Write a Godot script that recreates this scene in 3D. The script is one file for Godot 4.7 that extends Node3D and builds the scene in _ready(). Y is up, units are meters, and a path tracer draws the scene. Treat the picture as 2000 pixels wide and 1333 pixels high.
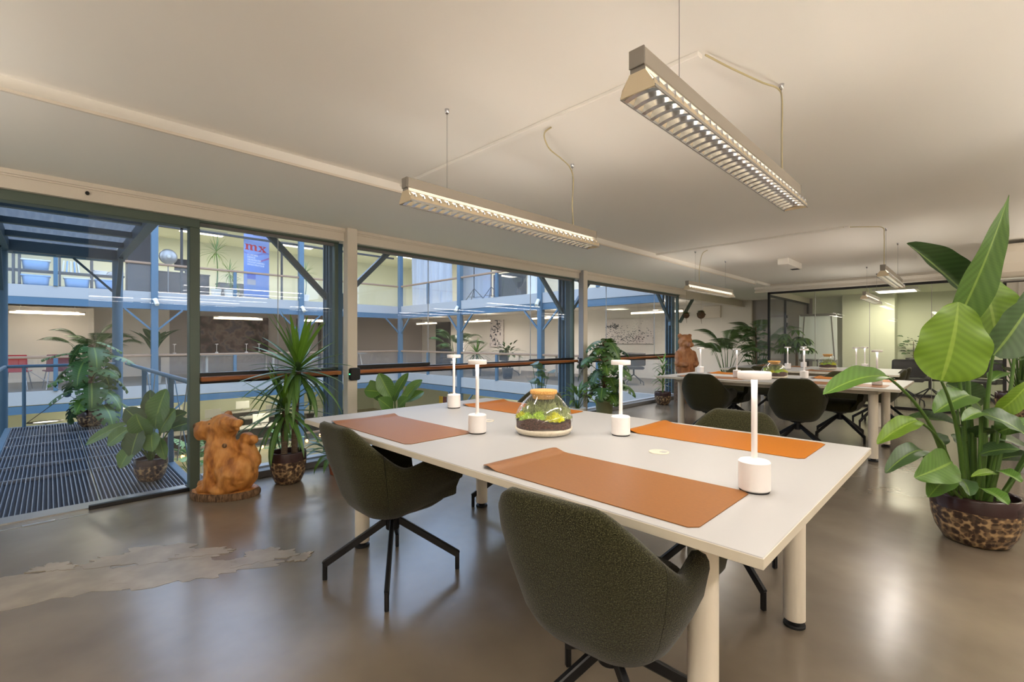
extends Node3D

# Room axes: a runs along the glazed facade (world +x), b runs towards it (world -z), y is up.
var names := {}
var M := {}
var rng := RandomNumberGenerator.new()
const FLAT := 4294967295

func P(a: float, y: float, b: float) -> Vector3:
	return Vector3(a, y, -b)

# ------------------------------------------------------------------ mesh building
class MB:
	var st := SurfaceTool.new()
	func _init() -> void:
		st.begin(Mesh.PRIMITIVE_TRIANGLES)
	func smooth(on: bool) -> MB:
		st.set_smooth_group(0 if on else 4294967295)
		return self
	func v(p: Vector3, uv := Vector2.ZERO) -> void:
		st.set_uv(uv)
		st.add_vertex(p)
	func tri(a: Vector3, b: Vector3, c: Vector3, ua := Vector2.ZERO, ub := Vector2(1, 0), uc := Vector2(1, 1)) -> void:
		v(a, ua); v(b, ub); v(c, uc)
	func quad(a: Vector3, b: Vector3, c: Vector3, d: Vector3, ua := Vector2(0, 1), ub := Vector2(0, 0), uc := Vector2(1, 0), ud := Vector2(1, 1)) -> void:
		v(a, ua); v(b, ub); v(c, uc)
		v(a, ua); v(c, uc); v(d, ud)
	func quad_to(a: Vector3, b: Vector3, c: Vector3, d: Vector3, out: Vector3) -> void:
		if (c - a).cross(b - a).dot(out) >= 0.0:
			quad(a, b, c, d)
		else:
			quad(a, d, c, b)
	func tri_to(a: Vector3, b: Vector3, c: Vector3, out: Vector3) -> void:
		if (c - a).cross(b - a).dot(out) >= 0.0:
			tri(a, b, c)
		else:
			tri(a, c, b)
	# chamfered box, centre and full size
	func box(c: Vector3, s: Vector3, bev := 0.0, bs := Basis()) -> MB:
		smooth(false)
		var h := s * 0.5
		bev = minf(bev, minf(h.x, minf(h.y, h.z)) * 0.9)
		var t := Transform3D(bs, c)
		for k in 3:
			var l := (k + 1) % 3
			var m := (k + 2) % 3
			for sg in [-1.0, 1.0]:
				var q := []
				for e in [[-1.0, -1.0], [-1.0, 1.0], [1.0, 1.0], [1.0, -1.0]]:
					var p := Vector3.ZERO
					p[k] = sg * h[k]
					p[l] = e[0] * (h[l] - bev)
					p[m] = e[1] * (h[m] - bev)
					q.append(t * p)
				var o := Vector3.ZERO
				o[k] = sg
				quad_to(q[0], q[1], q[2], q[3], bs * o)
		if bev > 0.0:
			for k in 3:
				var l := (k + 1) % 3
				var m := (k + 2) % 3
				for sl in [-1.0, 1.0]:
					for sm in [-1.0, 1.0]:
						var q := []
						for e in [[-1.0, true], [1.0, true], [1.0, false], [-1.0, false]]:
							var p := Vector3.ZERO
							p[k] = e[0] * (h[k] - bev)
							p[l] = sl * (h[l] - (0.0 if e[1] else bev))
							p[m] = sm * (h[m] - (bev if e[1] else 0.0))
							q.append(t * p)
						var o := Vector3.ZERO
						o[l] = sl
						o[m] = sm
						quad_to(q[0], q[1], q[2], q[3], bs * o)
			for sx in [-1.0, 1.0]:
				for sy in [-1.0, 1.0]:
					for sz in [-1.0, 1.0]:
						var sg := Vector3(sx, sy, sz)
						var q := []
						for k in 3:
							var p := Vector3.ZERO
							for j in 3:
								p[j] = sg[j] * (h[j] - (0.0 if j == k else bev))
							q.append(t * p)
						tri_to(q[0], q[1], q[2], bs * sg)
		return self
	# box by its bounds in room axes
	func rb(a0: float, a1: float, y0: float, y1: float, b0: float, b1: float, bev := 0.0) -> MB:
		return box(Vector3((a0 + a1) * 0.5, (y0 + y1) * 0.5, -(b0 + b1) * 0.5), Vector3(absf(a1 - a0), absf(y1 - y0), absf(b1 - b0)), bev)
	func bar(p: Vector3, q: Vector3, w: float, h: float, up := Vector3.UP, bev := 0.0) -> MB:
		var z := (q - p).normalized()
		if absf(z.dot(up)) > 0.98:
			up = Vector3.RIGHT
		var x := up.cross(z).normalized()
		var y := z.cross(x)
		return box((p + q) * 0.5, Vector3(w, h, p.distance_to(q)), bev, Basis(x, y, z))
	# lathe round y; sq > 2 squares the plan off
	func lathe(prof: Array, seg := 32, at := Vector3.ZERO, sq := 2.0, sx := 1.0, sz := 1.0, sharp := false) -> MB:
		smooth(not sharp)
		for i in prof.size() - 1:
			for j in seg:
				var q := []
				for e in [[i, j], [i, j + 1], [i + 1, j + 1], [i + 1, j]]:
					var f := TAU * float(e[1] % seg) / seg
					var r: float = prof[e[0]].x
					if sq != 2.0:
						r *= pow(pow(absf(cos(f)), sq) + pow(absf(sin(f)), sq), -1.0 / sq)
					q.append(at + Vector3(r * cos(f) * sx, prof[e[0]].y, r * sin(f) * sz))
				var u0 := float(j) / seg
				var u1 := float(j + 1) / seg
				var v0 := 1.0 - float(i) / (prof.size() - 1)
				var v1 := 1.0 - float(i + 1) / (prof.size() - 1)
				if prof[i].x < 1e-6:
					tri(q[0], q[2], q[3], Vector2(u0, v0), Vector2(u1, v1), Vector2(u0, v1))
				elif prof[i + 1].x < 1e-6:
					tri(q[0], q[1], q[2], Vector2(u0, v0), Vector2(u1, v0), Vector2(u1, v1))
				else:
					quad(q[0], q[1], q[2], q[3], Vector2(u0, v0), Vector2(u1, v0), Vector2(u1, v1), Vector2(u0, v1))
		return self
	func cyl(at: Vector3, r: float, y0: float, y1: float, seg := 24, bev := 0.0) -> MB:
		if bev > 0.0:
			lathe([Vector2(0, y0), Vector2(r - bev, y0)], seg, at, 2.0, 1, 1, true)
			lathe([Vector2(r - bev, y0), Vector2(r, y0 + bev)], seg, at, 2.0, 1, 1, true)
			lathe([Vector2(r, y0 + bev), Vector2(r, y1 - bev)], seg, at)
			lathe([Vector2(r, y1 - bev), Vector2(r - bev, y1)], seg, at, 2.0, 1, 1, true)
			lathe([Vector2(r - bev, y1), Vector2(0, y1)], seg, at, 2.0, 1, 1, true)
		else:
			lathe([Vector2(0, y0), Vector2(r, y0)], seg, at, 2.0, 1, 1, true)
			st.set_smooth_group(1)
			_side(at, r, y0, y1, seg)
			lathe([Vector2(r, y1), Vector2(0, y1)], seg, at, 2.0, 1, 1, true)
		return self
	func _side(at: Vector3, r: float, y0: float, y1: float, seg: int) -> void:
		for j in seg:
			var f := TAU * j / seg
			var g := TAU * ((j + 1) % seg) / seg
			var p := Vector3(r * cos(f), 0, r * sin(f)) + at
			var q := Vector3(r * cos(g), 0, r * sin(g)) + at
			quad(p + Vector3(0, y0, 0), q + Vector3(0, y0, 0), q + Vector3(0, y1, 0), p + Vector3(0, y1, 0))
	func tube(pts: Array, radii: Variant, sides := 8, caps := true) -> MB:
		smooth(true)
		var n := pts.size()
		var rings := []
		var c := Vector3.ZERO
		for i in n:
			var t: Vector3 = (pts[mini(i + 1, n - 1)] - pts[maxi(i - 1, 0)]).normalized()
			if i == 0:
				c = t.cross(Vector3.UP if absf(t.y) < 0.9 else Vector3.RIGHT).normalized()
			else:
				c = (c - t * c.dot(t)).normalized()
			var s := c.cross(t)
			var r: float = radii[i] if radii is Array else radii
			var ring := []
			for j in sides:
				var f := TAU * j / sides
				ring.append(pts[i] + (c * cos(f) + s * sin(f)) * r)
			rings.append(ring)
		for i in n - 1:
			for j in sides:
				var k := (j + 1) % sides
				quad(rings[i][j], rings[i][k], rings[i + 1][k], rings[i + 1][j], Vector2(float(j) / sides, float(i) / n), Vector2(float(j + 1) / sides, float(i) / n), Vector2(float(j + 1) / sides, float(i + 1) / n), Vector2(float(j) / sides, float(i + 1) / n))
		if caps:
			smooth(false)
			for j in sides:
				var k := (j + 1) % sides
				tri(pts[0], rings[0][k], rings[0][j])
				tri(pts[n - 1], rings[n - 1][j], rings[n - 1][k])
		return self
	# grid of points, rows of equal length; front side is towards out where it is given
	func grid(rows: Array, sm := true, skip := {}) -> MB:
		smooth(sm)
		var n := rows.size()
		var m: int = rows[0].size()
		for i in n - 1:
			for j in m - 1:
				if skip.has(i * 1000 + j):
					continue
				quad(rows[i][j], rows[i][j + 1], rows[i + 1][j + 1], rows[i + 1][j], Vector2(float(j) / (m - 1), float(i) / (n - 1)), Vector2(float(j + 1) / (m - 1), float(i) / (n - 1)), Vector2(float(j + 1) / (m - 1), float(i + 1) / (n - 1)), Vector2(float(j) / (m - 1), float(i + 1) / (n - 1)))
		return self
	# extrude a closed outline lying in the xy plane along z, from z0 to z1
	func prism(outline: PackedVector2Array, z0: float, z1: float, t := Transform3D()) -> MB:
		smooth(false)
		var o := outline
		if Geometry2D.is_polygon_clockwise(o):
			o = o.duplicate()
			o.reverse()
		var idx := Geometry2D.triangulate_polygon(o)
		for i in range(0, idx.size(), 3):
			var a := o[idx[i]]; var b := o[idx[i + 1]]; var c := o[idx[i + 2]]
			tri_to(t * Vector3(a.x, a.y, z1), t * Vector3(b.x, b.y, z1), t * Vector3(c.x, c.y, z1), t.basis.z)
			tri_to(t * Vector3(a.x, a.y, z0), t * Vector3(b.x, b.y, z0), t * Vector3(c.x, c.y, z0), -t.basis.z)
		for i in o.size():
			var a := o[i]
			var b := o[(i + 1) % o.size()]
			var nn := t.basis * Vector3(b.y - a.y, a.x - b.x, 0)
			quad_to(t * Vector3(a.x, a.y, z0), t * Vector3(b.x, b.y, z0), t * Vector3(b.x, b.y, z1), t * Vector3(a.x, a.y, z1), nn)
		return self
	func ball(c: Vector3, r: Vector3, seg := 14) -> MB:
		smooth(true)
		var rows := seg / 2
		for i in rows:
			for j in seg:
				var q := []
				for e in [[i, j], [i, j + 1], [i + 1, j + 1], [i + 1, j]]:
					var th := PI * (float(e[0]) / rows - 0.5)
					var f := TAU * float(e[1] % seg) / seg
					q.append(c + Vector3(cos(th) * cos(f) * r.x, sin(th) * r.y, cos(th) * sin(f) * r.z))
				if i == 0:
					tri(q[0], q[2], q[3])
				elif i == rows - 1:
					tri(q[0], q[1], q[2])
				else:
					quad(q[0], q[1], q[2], q[3])
		return self
	func done() -> ArrayMesh:
		st.generate_normals()
		st.index()
		return st.commit()

# ------------------------------------------------------------------ nodes
func numbered(called: String) -> String:
	if not names.has(called):
		names[called] = 0
		return called
	names[called] += 1
	return "%s_%03d" % [called, names[called]]

func tag(o: Node3D, label: String, category: String, group := "") -> Node3D:
	o.set_meta("label", label)
	o.set_meta("category", category)
	if group:
		o.set_meta("group", group)
	return o

func thing(called: String, label: String, category: String, at := Vector3.ZERO, yaw := 0.0, group := "") -> Node3D:
	var o := Node3D.new()
	o.name = numbered(called)
	add_child(o)
	o.position = at
	o.rotation.y = yaw
	return tag(o, label, category, group)

func part(called: String, mesh: Mesh, material: Material, parent: Node3D, t := Transform3D()) -> MeshInstance3D:
	var o := MeshInstance3D.new()
	o.name = called
	o.mesh = mesh
	o.material_override = material
	o.transform = t
	parent.add_child(o, true)
	return o

func solo(called: String, mesh: Mesh, material: Material, label: String, category: String, group := "", t := Transform3D()) -> MeshInstance3D:
	var o := MeshInstance3D.new()
	o.name = numbered(called)
	o.mesh = mesh
	o.material_override = material
	o.transform = t
	add_child(o)
	tag(o, label, category, group)
	return o

func struct(called: String, mesh: Mesh, material: Material) -> MeshInstance3D:
	var o := MeshInstance3D.new()
	o.name = numbered(called)
	o.mesh = mesh
	o.material_override = material
	add_child(o)
	o.set_meta("kind", "structure")
	return o

func slab(called: String, m: String, a0: float, a1: float, y0: float, y1: float, b0: float, b1: float) -> MeshInstance3D:
	return struct(called, MB.new().rb(a0, a1, y0, y1, b0, b1).done(), M[m])

func dup(o: Node3D, at: Vector3, yaw: float, label: String, group := "") -> Node3D:
	var base := o.name.rstrip("0123456789")
	base = base.rstrip("_")
	var c: Node3D = o.duplicate()
	c.name = numbered(base)
	add_child(c)
	c.position = at
	c.rotation.y = yaw
	c.set_meta("label", label)
	if group:
		c.set_meta("group", group)
	return c

func area_light(at: Vector3, towards: Vector3, size: Vector2, color: Color, energy: float) -> AreaLight3D:
	var l := AreaLight3D.new()
	l.name = "area_lamp"
	l.area_size = size
	l.light_color = color
	l.light_energy = energy
	l.area_range = 30.0
	l.area_attenuation = 2.0
	l.shadow_enabled = true
	add_child(l, true)
	var z := -towards.normalized()
	var x := Vector3.RIGHT
	if absf(x.dot(z)) > 0.9:
		x = Vector3.FORWARD
	x = (x - z * x.dot(z)).normalized()
	l.transform = Transform3D(Basis(x, z.cross(x), z), at)
	return l

# ------------------------------------------------------------------ materials
func mat(color: Color, rough := 0.6, metal := 0.0, spec := 0.5) -> StandardMaterial3D:
	var m := StandardMaterial3D.new()
	m.albedo_color = color
	m.roughness = rough
	m.metallic = metal
	m.metallic_specular = spec
	return m

func rgb8(r: int, g: int, b: int, a := 1.0) -> Color:
	return Color(r / 255.0, g / 255.0, b / 255.0, a)

func noise_tex(kind: int, freq: float, stops: Array, size := 512, octaves := 4, sd := 1, cell := 0) -> NoiseTexture2D:
	var n := FastNoiseLite.new()
	n.noise_type = kind as FastNoiseLite.NoiseType
	n.frequency = freq
	n.seed = sd
	n.fractal_octaves = octaves
	if kind == FastNoiseLite.TYPE_CELLULAR:
		n.cellular_return_type = cell as FastNoiseLite.CellularReturnType
		n.fractal_type = FastNoiseLite.FRACTAL_NONE
	var t := NoiseTexture2D.new()
	t.width = size
	t.height = size
	t.seamless = true
	t.noise = n
	if stops.size():
		var g := Gradient.new()
		var off := PackedFloat32Array()
		var col := PackedColorArray()
		for s in stops:
			off.append(s[0])
			col.append(s[1])
		g.offsets = off
		g.colors = col
		t.color_ramp = g
	return t

func tri_mat(m: StandardMaterial3D, tex: Texture2D, scale: Vector3, world := false) -> StandardMaterial3D:
	m.albedo_texture = tex
	m.uv1_triplanar = true
	m.uv1_world_triplanar = world
	m.uv1_scale = scale
	return m

func bump(m: StandardMaterial3D, tex: Texture2D, cm: float) -> StandardMaterial3D:
	m.heightmap_enabled = true
	m.heightmap_texture = tex
	m.heightmap_scale = cm
	return m

func glow(color: Color, energy: float) -> StandardMaterial3D:
	var m := mat(Color(0.9, 0.9, 0.9), 0.5)
	m.emission_enabled = true
	m.emission = color
	m.emission_energy_multiplier = energy
	return m

func glass(alpha := 0.03, tint := Color.WHITE, rough := 0.0, spec := 0.5) -> StandardMaterial3D:
	var m := mat(Color(tint.r, tint.g, tint.b, alpha), rough, 0.0, spec)
	m.transparency = BaseMaterial3D.TRANSPARENCY_ALPHA
	m.cull_mode = BaseMaterial3D.CULL_DISABLED
	return m

func leafy(c: Color, rough := 0.42, back := 0.35) -> StandardMaterial3D:
	var m := mat(Color.WHITE, rough)
	m.cull_mode = BaseMaterial3D.CULL_DISABLED
	m.backlight_enabled = true
	m.backlight = Color(back, back, back)
	var d := c.darkened(0.22)
	var l := c.lightened(0.08)
	var key := "leaf_noise_%s" % c.to_html()
	if not M.has(key):
		var img := Image.create(64, 128, false, Image.FORMAT_RGB8)
		for y in 128:
			for x in 64:
				var q := absf(x - 31.5) / 31.5
				var vein := 0.5 + 0.5 * sin((y + q * 26.0) * 0.55)
				var k := 0.35 + 0.3 * vein + 0.2 * sin(x * 12.9898 + y * 78.233) * 0.5
				var cc := d.lerp(l, clampf(k, 0, 1))
				if q < 0.07:
					cc = cc.lerp(Color(0.62, 0.72, 0.32), 0.55)
				img.set_pixel(x, y, cc)
		M[key] = ImageTexture.create_from_image(img)
	m.albedo_texture = M[key]
	return m

func make_materials() -> void:
	var S := FastNoiseLite.TYPE_SIMPLEX_SMOOTH
	var C := FastNoiseLite.TYPE_CELLULAR
	M.ceiling = mat(rgb8(244, 240, 232), 0.9)
	M.cream = mat(rgb8(230, 220, 204), 0.75)
	M.wall = mat(rgb8(232, 225, 213), 0.85)
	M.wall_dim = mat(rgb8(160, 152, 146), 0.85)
	M.wall_green = mat(rgb8(218, 222, 200), 0.8)
	M.wall_white = mat(rgb8(228, 228, 222), 0.8)
	M.floor = mat(Color.WHITE, 0.3)
	tri_mat(M.floor, noise_tex(S, 0.006, [[0.0, rgb8(108, 97, 84)], [1.0, rgb8(140, 127, 109)]], 1024, 5, 7), Vector3(0.17, 0.17, 0.17), true)
	M.floor.roughness = 0.27
	M.floor.clearcoat_enabled = true
	M.floor.clearcoat = 0.35
	M.floor.clearcoat_roughness = 0.2
	bump(M.floor, noise_tex(S, 0.13, [], 512, 3, 13), 0.055)
	M.patch = tri_mat(mat(Color.WHITE, 0.36), noise_tex(S, 0.02, [[0.2, rgb8(142, 130, 112)], [0.6, rgb8(156, 143, 124)], [1.0, rgb8(168, 156, 138)]], 256, 5, 17), Vector3(0.9, 0.9, 0.9), true)
	M.carpet = mat(rgb8(120, 112, 100), 0.9)
	M.floor_low = mat(rgb8(176, 166, 128), 0.8)
	M.frame_green = mat(rgb8(86, 100, 88), 0.45)
	M.steel_blue = mat(rgb8(82, 112, 134), 0.45)
	M.steel_dark = mat(rgb8(66, 88, 104), 0.45)
	M.fascia = mat(rgb8(174, 174, 174), 0.6)
	M.black = mat(rgb8(24, 23, 23), 0.45)
	M.black_metal = mat(rgb8(26, 26, 28), 0.38, 0.3)
	M.rubber = mat(rgb8(20, 20, 20), 0.7)
	M.alu = mat(rgb8(170, 168, 165), 0.35, 0.7)
	M.chrome = mat(rgb8(200, 200, 205), 0.15, 1.0)
	M.white_laminate = mat(rgb8(168, 166, 163), 0.45)
	M.white_edge = mat(rgb8(206, 197, 178), 0.5)
	M.white_leg = mat(rgb8(228, 218, 200), 0.38)
	M.lamp_white = mat(rgb8(236, 230, 226), 0.5)
	M.handrail = tri_mat(mat(Color.WHITE, 0.35), noise_tex(S, 0.02, [[0.2, rgb8(120, 66, 26)], [0.5, rgb8(160, 94, 40)], [0.9, rgb8(184, 114, 54)]], 256, 4, 5), Vector3(0.3, 6, 6))
	M.rail_wood = mat(rgb8(158, 128, 104), 0.5)
	M.glass = glass(0.02, Color.WHITE, 0.0, 0.3)
	M.glass_far = glass(0.03, Color(0.9, 0.95, 1.0))
	M.glass_jar = glass(0.02)
	var fab := noise_tex(S, 0.06, [[0.25, rgb8(22, 21, 12)], [0.5, rgb8(44, 42, 25)], [0.7, rgb8(72, 70, 44)], [1.0, rgb8(138, 136, 96)]], 512, 4, 21)
	var fabh := noise_tex(C, 0.05, [], 512, 1, 23, FastNoiseLite.RETURN_DISTANCE)
	M.fabric = tri_mat(mat(Color.WHITE, 0.95, 0.0, 0.2), fab, Vector3(8, 8, 8))
	bump(M.fabric, fabh, 0.12)
	M.fabric.rim_enabled = true
	M.fabric.rim = 0.3
	M.fabric.rim_tint = 0.6
	var lea := noise_tex(S, 0.05, [[0.2, Color(0.96, 0.96, 0.96)], [1.0, Color(1, 1, 1)]], 256, 4, 31)
	M.tan = tri_mat(mat(rgb8(139, 89, 41), 0.45, 0.0, 0.35), lea, Vector3(5, 5, 5))
	M.amber = tri_mat(mat(rgb8(168, 98, 12), 0.5, 0.0, 0.3), lea, Vector3(5, 5, 5))
	bump(M.tan, noise_tex(C, 0.12, [], 256, 1, 33, FastNoiseLite.RETURN_DISTANCE), 0.006)
	bump(M.amber, M.tan.heightmap_texture, 0.006)
	M.carved = tri_mat(mat(Color.WHITE, 0.55), noise_tex(S, 0.012, [[0.15, rgb8(134, 80, 34)], [0.42, rgb8(180, 116, 50)], [0.65, rgb8(202, 138, 66)], [1.0, rgb8(220, 164, 96)]], 512, 5, 41), Vector3(2.2, 0.9, 2.2))
	bump(M.carved, noise_tex(S, 0.03, [], 256, 4, 43), 0.35)
	M.carved_red = tri_mat(mat(Color.WHITE, 0.6), noise_tex(S, 0.012, [[0.15, rgb8(136, 82, 50)], [0.5, rgb8(182, 120, 72)], [1.0, rgb8(206, 152, 104)]], 256, 5, 45), Vector3(2.2, 0.9, 2.2))
	M.bark = tri_mat(mat(Color.WHITE, 0.9), noise_tex(S, 0.03, [[0.2, rgb8(62, 44, 30)], [0.55, rgb8(112, 84, 58)], [1.0, rgb8(160, 128, 92)]], 256, 5, 47), Vector3(6, 2, 6))
	bump(M.bark, noise_tex(S, 0.03, [], 256, 4, 49), 0.8)
	M.pot = tri_mat(mat(Color.WHITE, 0.42), noise_tex(C, 0.034, [[0.0, rgb8(40, 28, 24)], [0.42, rgb8(66, 46, 36)], [0.56, rgb8(176, 144, 102)], [0.78, rgb8(206, 178, 132)], [1.0, rgb8(150, 116, 84)]], 512, 1, 51, FastNoiseLite.RETURN_DISTANCE), Vector3(2.3, 2.3, 2.3))
	bump(M.pot, noise_tex(C, 0.034, [], 512, 1, 51, FastNoiseLite.RETURN_DISTANCE), 0.5)
	M.pot_glaze = mat(rgb8(58, 38, 38), 0.15)
	M.soil = bump(mat(rgb8(52, 38, 28), 0.95), noise_tex(S, 0.06, [], 256, 4, 53), 1.0)
	M.terracotta = mat(rgb8(172, 92, 56), 0.8)
	M.pot_olive = mat(rgb8(150, 152, 110), 0.7)
	M.pot_white = mat(rgb8(226, 226, 220), 0.5)
	M.trunk = bump(tri_mat(mat(Color.WHITE, 0.85), noise_tex(S, 0.03, [[0.2, rgb8(84, 68, 52)], [0.6, rgb8(128, 108, 86)], [1.0, rgb8(158, 140, 116)]], 256, 4, 55), Vector3(2, 22, 2)), noise_tex(S, 0.03, [], 256, 4, 55), 0.5)
	M.cork = tri_mat(mat(Color.WHITE, 0.85), noise_tex(S, 0.08, [[0.3, rgb8(196, 140, 72)], [0.6, rgb8(222, 170, 98)], [1.0, rgb8(236, 192, 128)]], 256, 4, 57), Vector3(6, 6, 6))
	M.gravel = tri_mat(mat(Color.WHITE, 0.8), noise_tex(C, 0.06, [[0.0, rgb8(240, 230, 208)], [0.7, rgb8(222, 208, 182)], [1.0, rgb8(150, 138, 116)]], 256, 1, 59, FastNoiseLite.RETURN_DISTANCE), Vector3(8, 8, 8))
	M.peat = tri_mat(mat(Color.WHITE, 0.95), noise_tex(S, 0.05, [[0.2, rgb8(44, 28, 22)], [0.6, rgb8(86, 58, 46)], [1.0, rgb8(120, 84, 68)]], 256, 5, 61), Vector3(7, 7, 7))
	M.moss = tri_mat(mat(Color.WHITE, 0.95), noise_tex(S, 0.08, [[0.2, rgb8(160, 166, 24)], [0.5, rgb8(204, 204, 34)], [1.0, rgb8(232, 228, 60)]], 256, 4, 63), Vector3(10, 10, 10))
	M.moss_dark = tri_mat(mat(Color.WHITE, 0.95), noise_tex(S, 0.08, [[0.2, rgb8(104, 116, 66)], [0.5, rgb8(142, 152, 96)], [1.0, rgb8(184, 190, 136)]], 256, 4, 65), Vector3(10, 10, 10))
	bump(M.moss, M.moss.albedo_texture, 1.0)
	bump(M.moss_dark, M.moss.albedo_texture, 1.0)
	M.moss_lime = bump(tri_mat(mat(Color.WHITE, 0.95), noise_tex(S, 0.08, [[0.2, rgb8(130, 168, 40)], [0.5, rgb8(168, 202, 62)], [1.0, rgb8(200, 224, 96)]], 256, 4, 67), Vector3(10, 10, 10)), M.moss.albedo_texture, 1.0)
	M.strelitzia = leafy(rgb8(82, 124, 38), 0.4)
	M.strelitzia_bright = leafy(rgb8(112, 152, 28), 0.4, 0.45)
	M.strelitzia_dark = leafy(rgb8(62, 94, 46), 0.4, 0.25)
	M.yucca = leafy(rgb8(84, 128, 52), 0.4, 0.3)
	M.yucca_bright = leafy(rgb8(112, 164, 44), 0.4, 0.4)
	M.monstera = leafy(rgb8(70, 112, 52), 0.38, 0.25)
	M.calathea = leafy(rgb8(92, 136, 58), 0.4, 0.35)
	M.palm = leafy(rgb8(84, 116, 58), 0.5, 0.3)
	M.pale_leaf = leafy(rgb8(150, 180, 120), 0.5, 0.3)
	M.stalk = mat(rgb8(76, 108, 40), 0.5)
	M.stalk_brown = mat(rgb8(96, 78, 50), 0.7)
	M.curtain = mat(rgb8(180, 186, 196), 0.9)
	M.curtain.backlight_enabled = true
	M.curtain.backlight = Color(0.5, 0.5, 0.5)
	M.poly = mat(rgb8(88, 108, 144), 0.5)
	M.poly.backlight_enabled = true
	M.poly.backlight = Color(0.42, 0.42, 0.42)
	M.grating = mat(rgb8(150, 156, 166), 0.4, 0.4)
	M.grating_under = mat(rgb8(100, 102, 110), 0.7)
	M.warm_glow = glow(Color(1, 0.9, 0.74), 5.0)
	M.strip_glow = glow(Color(1, 0.95, 0.86), 1.6)
	M.lamp_glow = glow(Color(1, 0.97, 0.96), 2.0)
	M.panel_glow = glow(Color(1, 0.97, 0.88), 1.2)
	M.bulb_glow = glow(Color(1, 0.66, 0.3), 3.0)
	M.led_green = glow(Color(0.1, 1, 0.4), 5.0)
	M.cable = mat(rgb8(196, 182, 140), 0.6)
	M.wire = mat(rgb8(150, 148, 144), 0.4, 0.6)
	M.louvre = mat(rgb8(222, 228, 240), 0.22, 0.65)
	M.housing = mat(rgb8(176, 168, 156), 0.42, 0.4)
	M.housing_end = mat(rgb8(150, 144, 136), 0.45, 0.3)
	M.reflector = mat(rgb8(222, 206, 176), 0.4, 0.2)
	M.red = mat(rgb8(178, 38, 40), 0.4)
	M.maroon = mat(rgb8(120, 52, 56), 0.5)
	M.wood_dark = mat(rgb8(70, 58, 50), 0.6)
	M.wood_light = mat(rgb8(196, 176, 140), 0.6)
	M.grey = mat(rgb8(120, 118, 116), 0.6)
	M.dark_grey = mat(rgb8(58, 56, 56), 0.6)
	M.bin_blue = mat(rgb8(142, 178, 222), 0.35)
	M.paper = mat(rgb8(232, 230, 226), 0.7)
	M.yellow = mat(rgb8(236, 188, 40), 0.6)
	M.board = mat(rgb8(226, 234, 232), 0.3)

# ------------------------------------------------------------------ the scene
const WARM := Color(1.0, 0.968, 0.93)
const TABLE_LIGHT := Color(1.0, 0.97, 0.97)

func _ready() -> void:
	rng.seed = 20
	var cam := Camera3D.new()
	cam.name = "camera"
	cam.position = Vector3(0, 1.19, 0)
	cam.rotation = Vector3(0, deg_to_rad(-45.0), 0)
	cam.fov = 72.73
	cam.near = 0.05
	cam.far = 200.0
	cam.current = true
	add_child(cam)

	var we := WorldEnvironment.new()
	we.name = "environment"
	var env := Environment.new()
	env.background_mode = Environment.BG_SKY
	var sky := Sky.new()
	var ps := ProceduralSkyMaterial.new()
	ps.sky_top_color = Color(0.74, 0.85, 1.0)
	ps.sky_horizon_color = Color(0.8, 0.88, 1.0)
	ps.ground_bottom_color = Color(0.4, 0.44, 0.5)
	ps.ground_horizon_color = Color(0.6, 0.66, 0.76)
	ps.sky_energy_multiplier = 1.26
	sky.sky_material = ps
	env.sky = sky
	env.ambient_light_source = Environment.AMBIENT_SOURCE_DISABLED
	env.tonemap_mode = Environment.TONE_MAPPER_LINEAR
	env.tonemap_exposure = 2.4
	env.sdfgi_enabled = true
	env.ssao_enabled = true
	env.ssil_enabled = true
	we.environment = env
	add_child(we)

	# ceiling panels of the neighbouring rooms
	for q in [[3.6, 4.74, 18.0], [1.4, 4.74, 18.0], [6.6, 4.74, 18.0], [12.0, 4.74, 14.0], [12.0, 4.74, 9.5], [11.0, 4.74, 17.0]]:
		area_light(P(q[0], q[1] - 0.03, q[2]), Vector3.DOWN, Vector2(1.2, 0.6), Color(1, 0.96, 0.86), 1.4)
	for q in [[0.0, 2.0, 18.0], [4.6, 2.0, 17.8], [7.4, 2.0, 17.8], [11.7, 1.9, 17.0], [11.7, 1.9, 13.6], [11.7, 1.9, 10.0], [11.4, 1.9, 6.0]]:
		area_light(P(q[0], q[1], q[2]), Vector3.DOWN, Vector2(1.2, 0.12), WARM, 0.8 if q[2] == 17.8 else 1.5)
		area_light(P(q[0], q[1] + 0.1, q[2]), Vector3.UP, Vector2(1.2, 0.12), WARM, 0.5)
	for q in [[1.0, 18.5], [5.5, 18.5], [2.0, 22.5], [7.0, 22.5], [11.5, 13.0], [11.5, 7.5]]:
		area_light(P(q[0], -0.4, q[1]), Vector3.DOWN, Vector2(1.2, 0.6), Color(1, 0.97, 0.86), 2.6)
	area_light(P(12.3, 2.16, 1.15), Vector3.DOWN, Vector2(0.58, 0.6), Color(1, 0.97, 0.84), 1.2)

	make_materials()
	build_shell()
	build_facade()
	build_atrium()
	build_partition()
	build_tables()
	build_pendants()
	build_plants()
	build_carvings()
	build_small()
	build_beyond()

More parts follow.
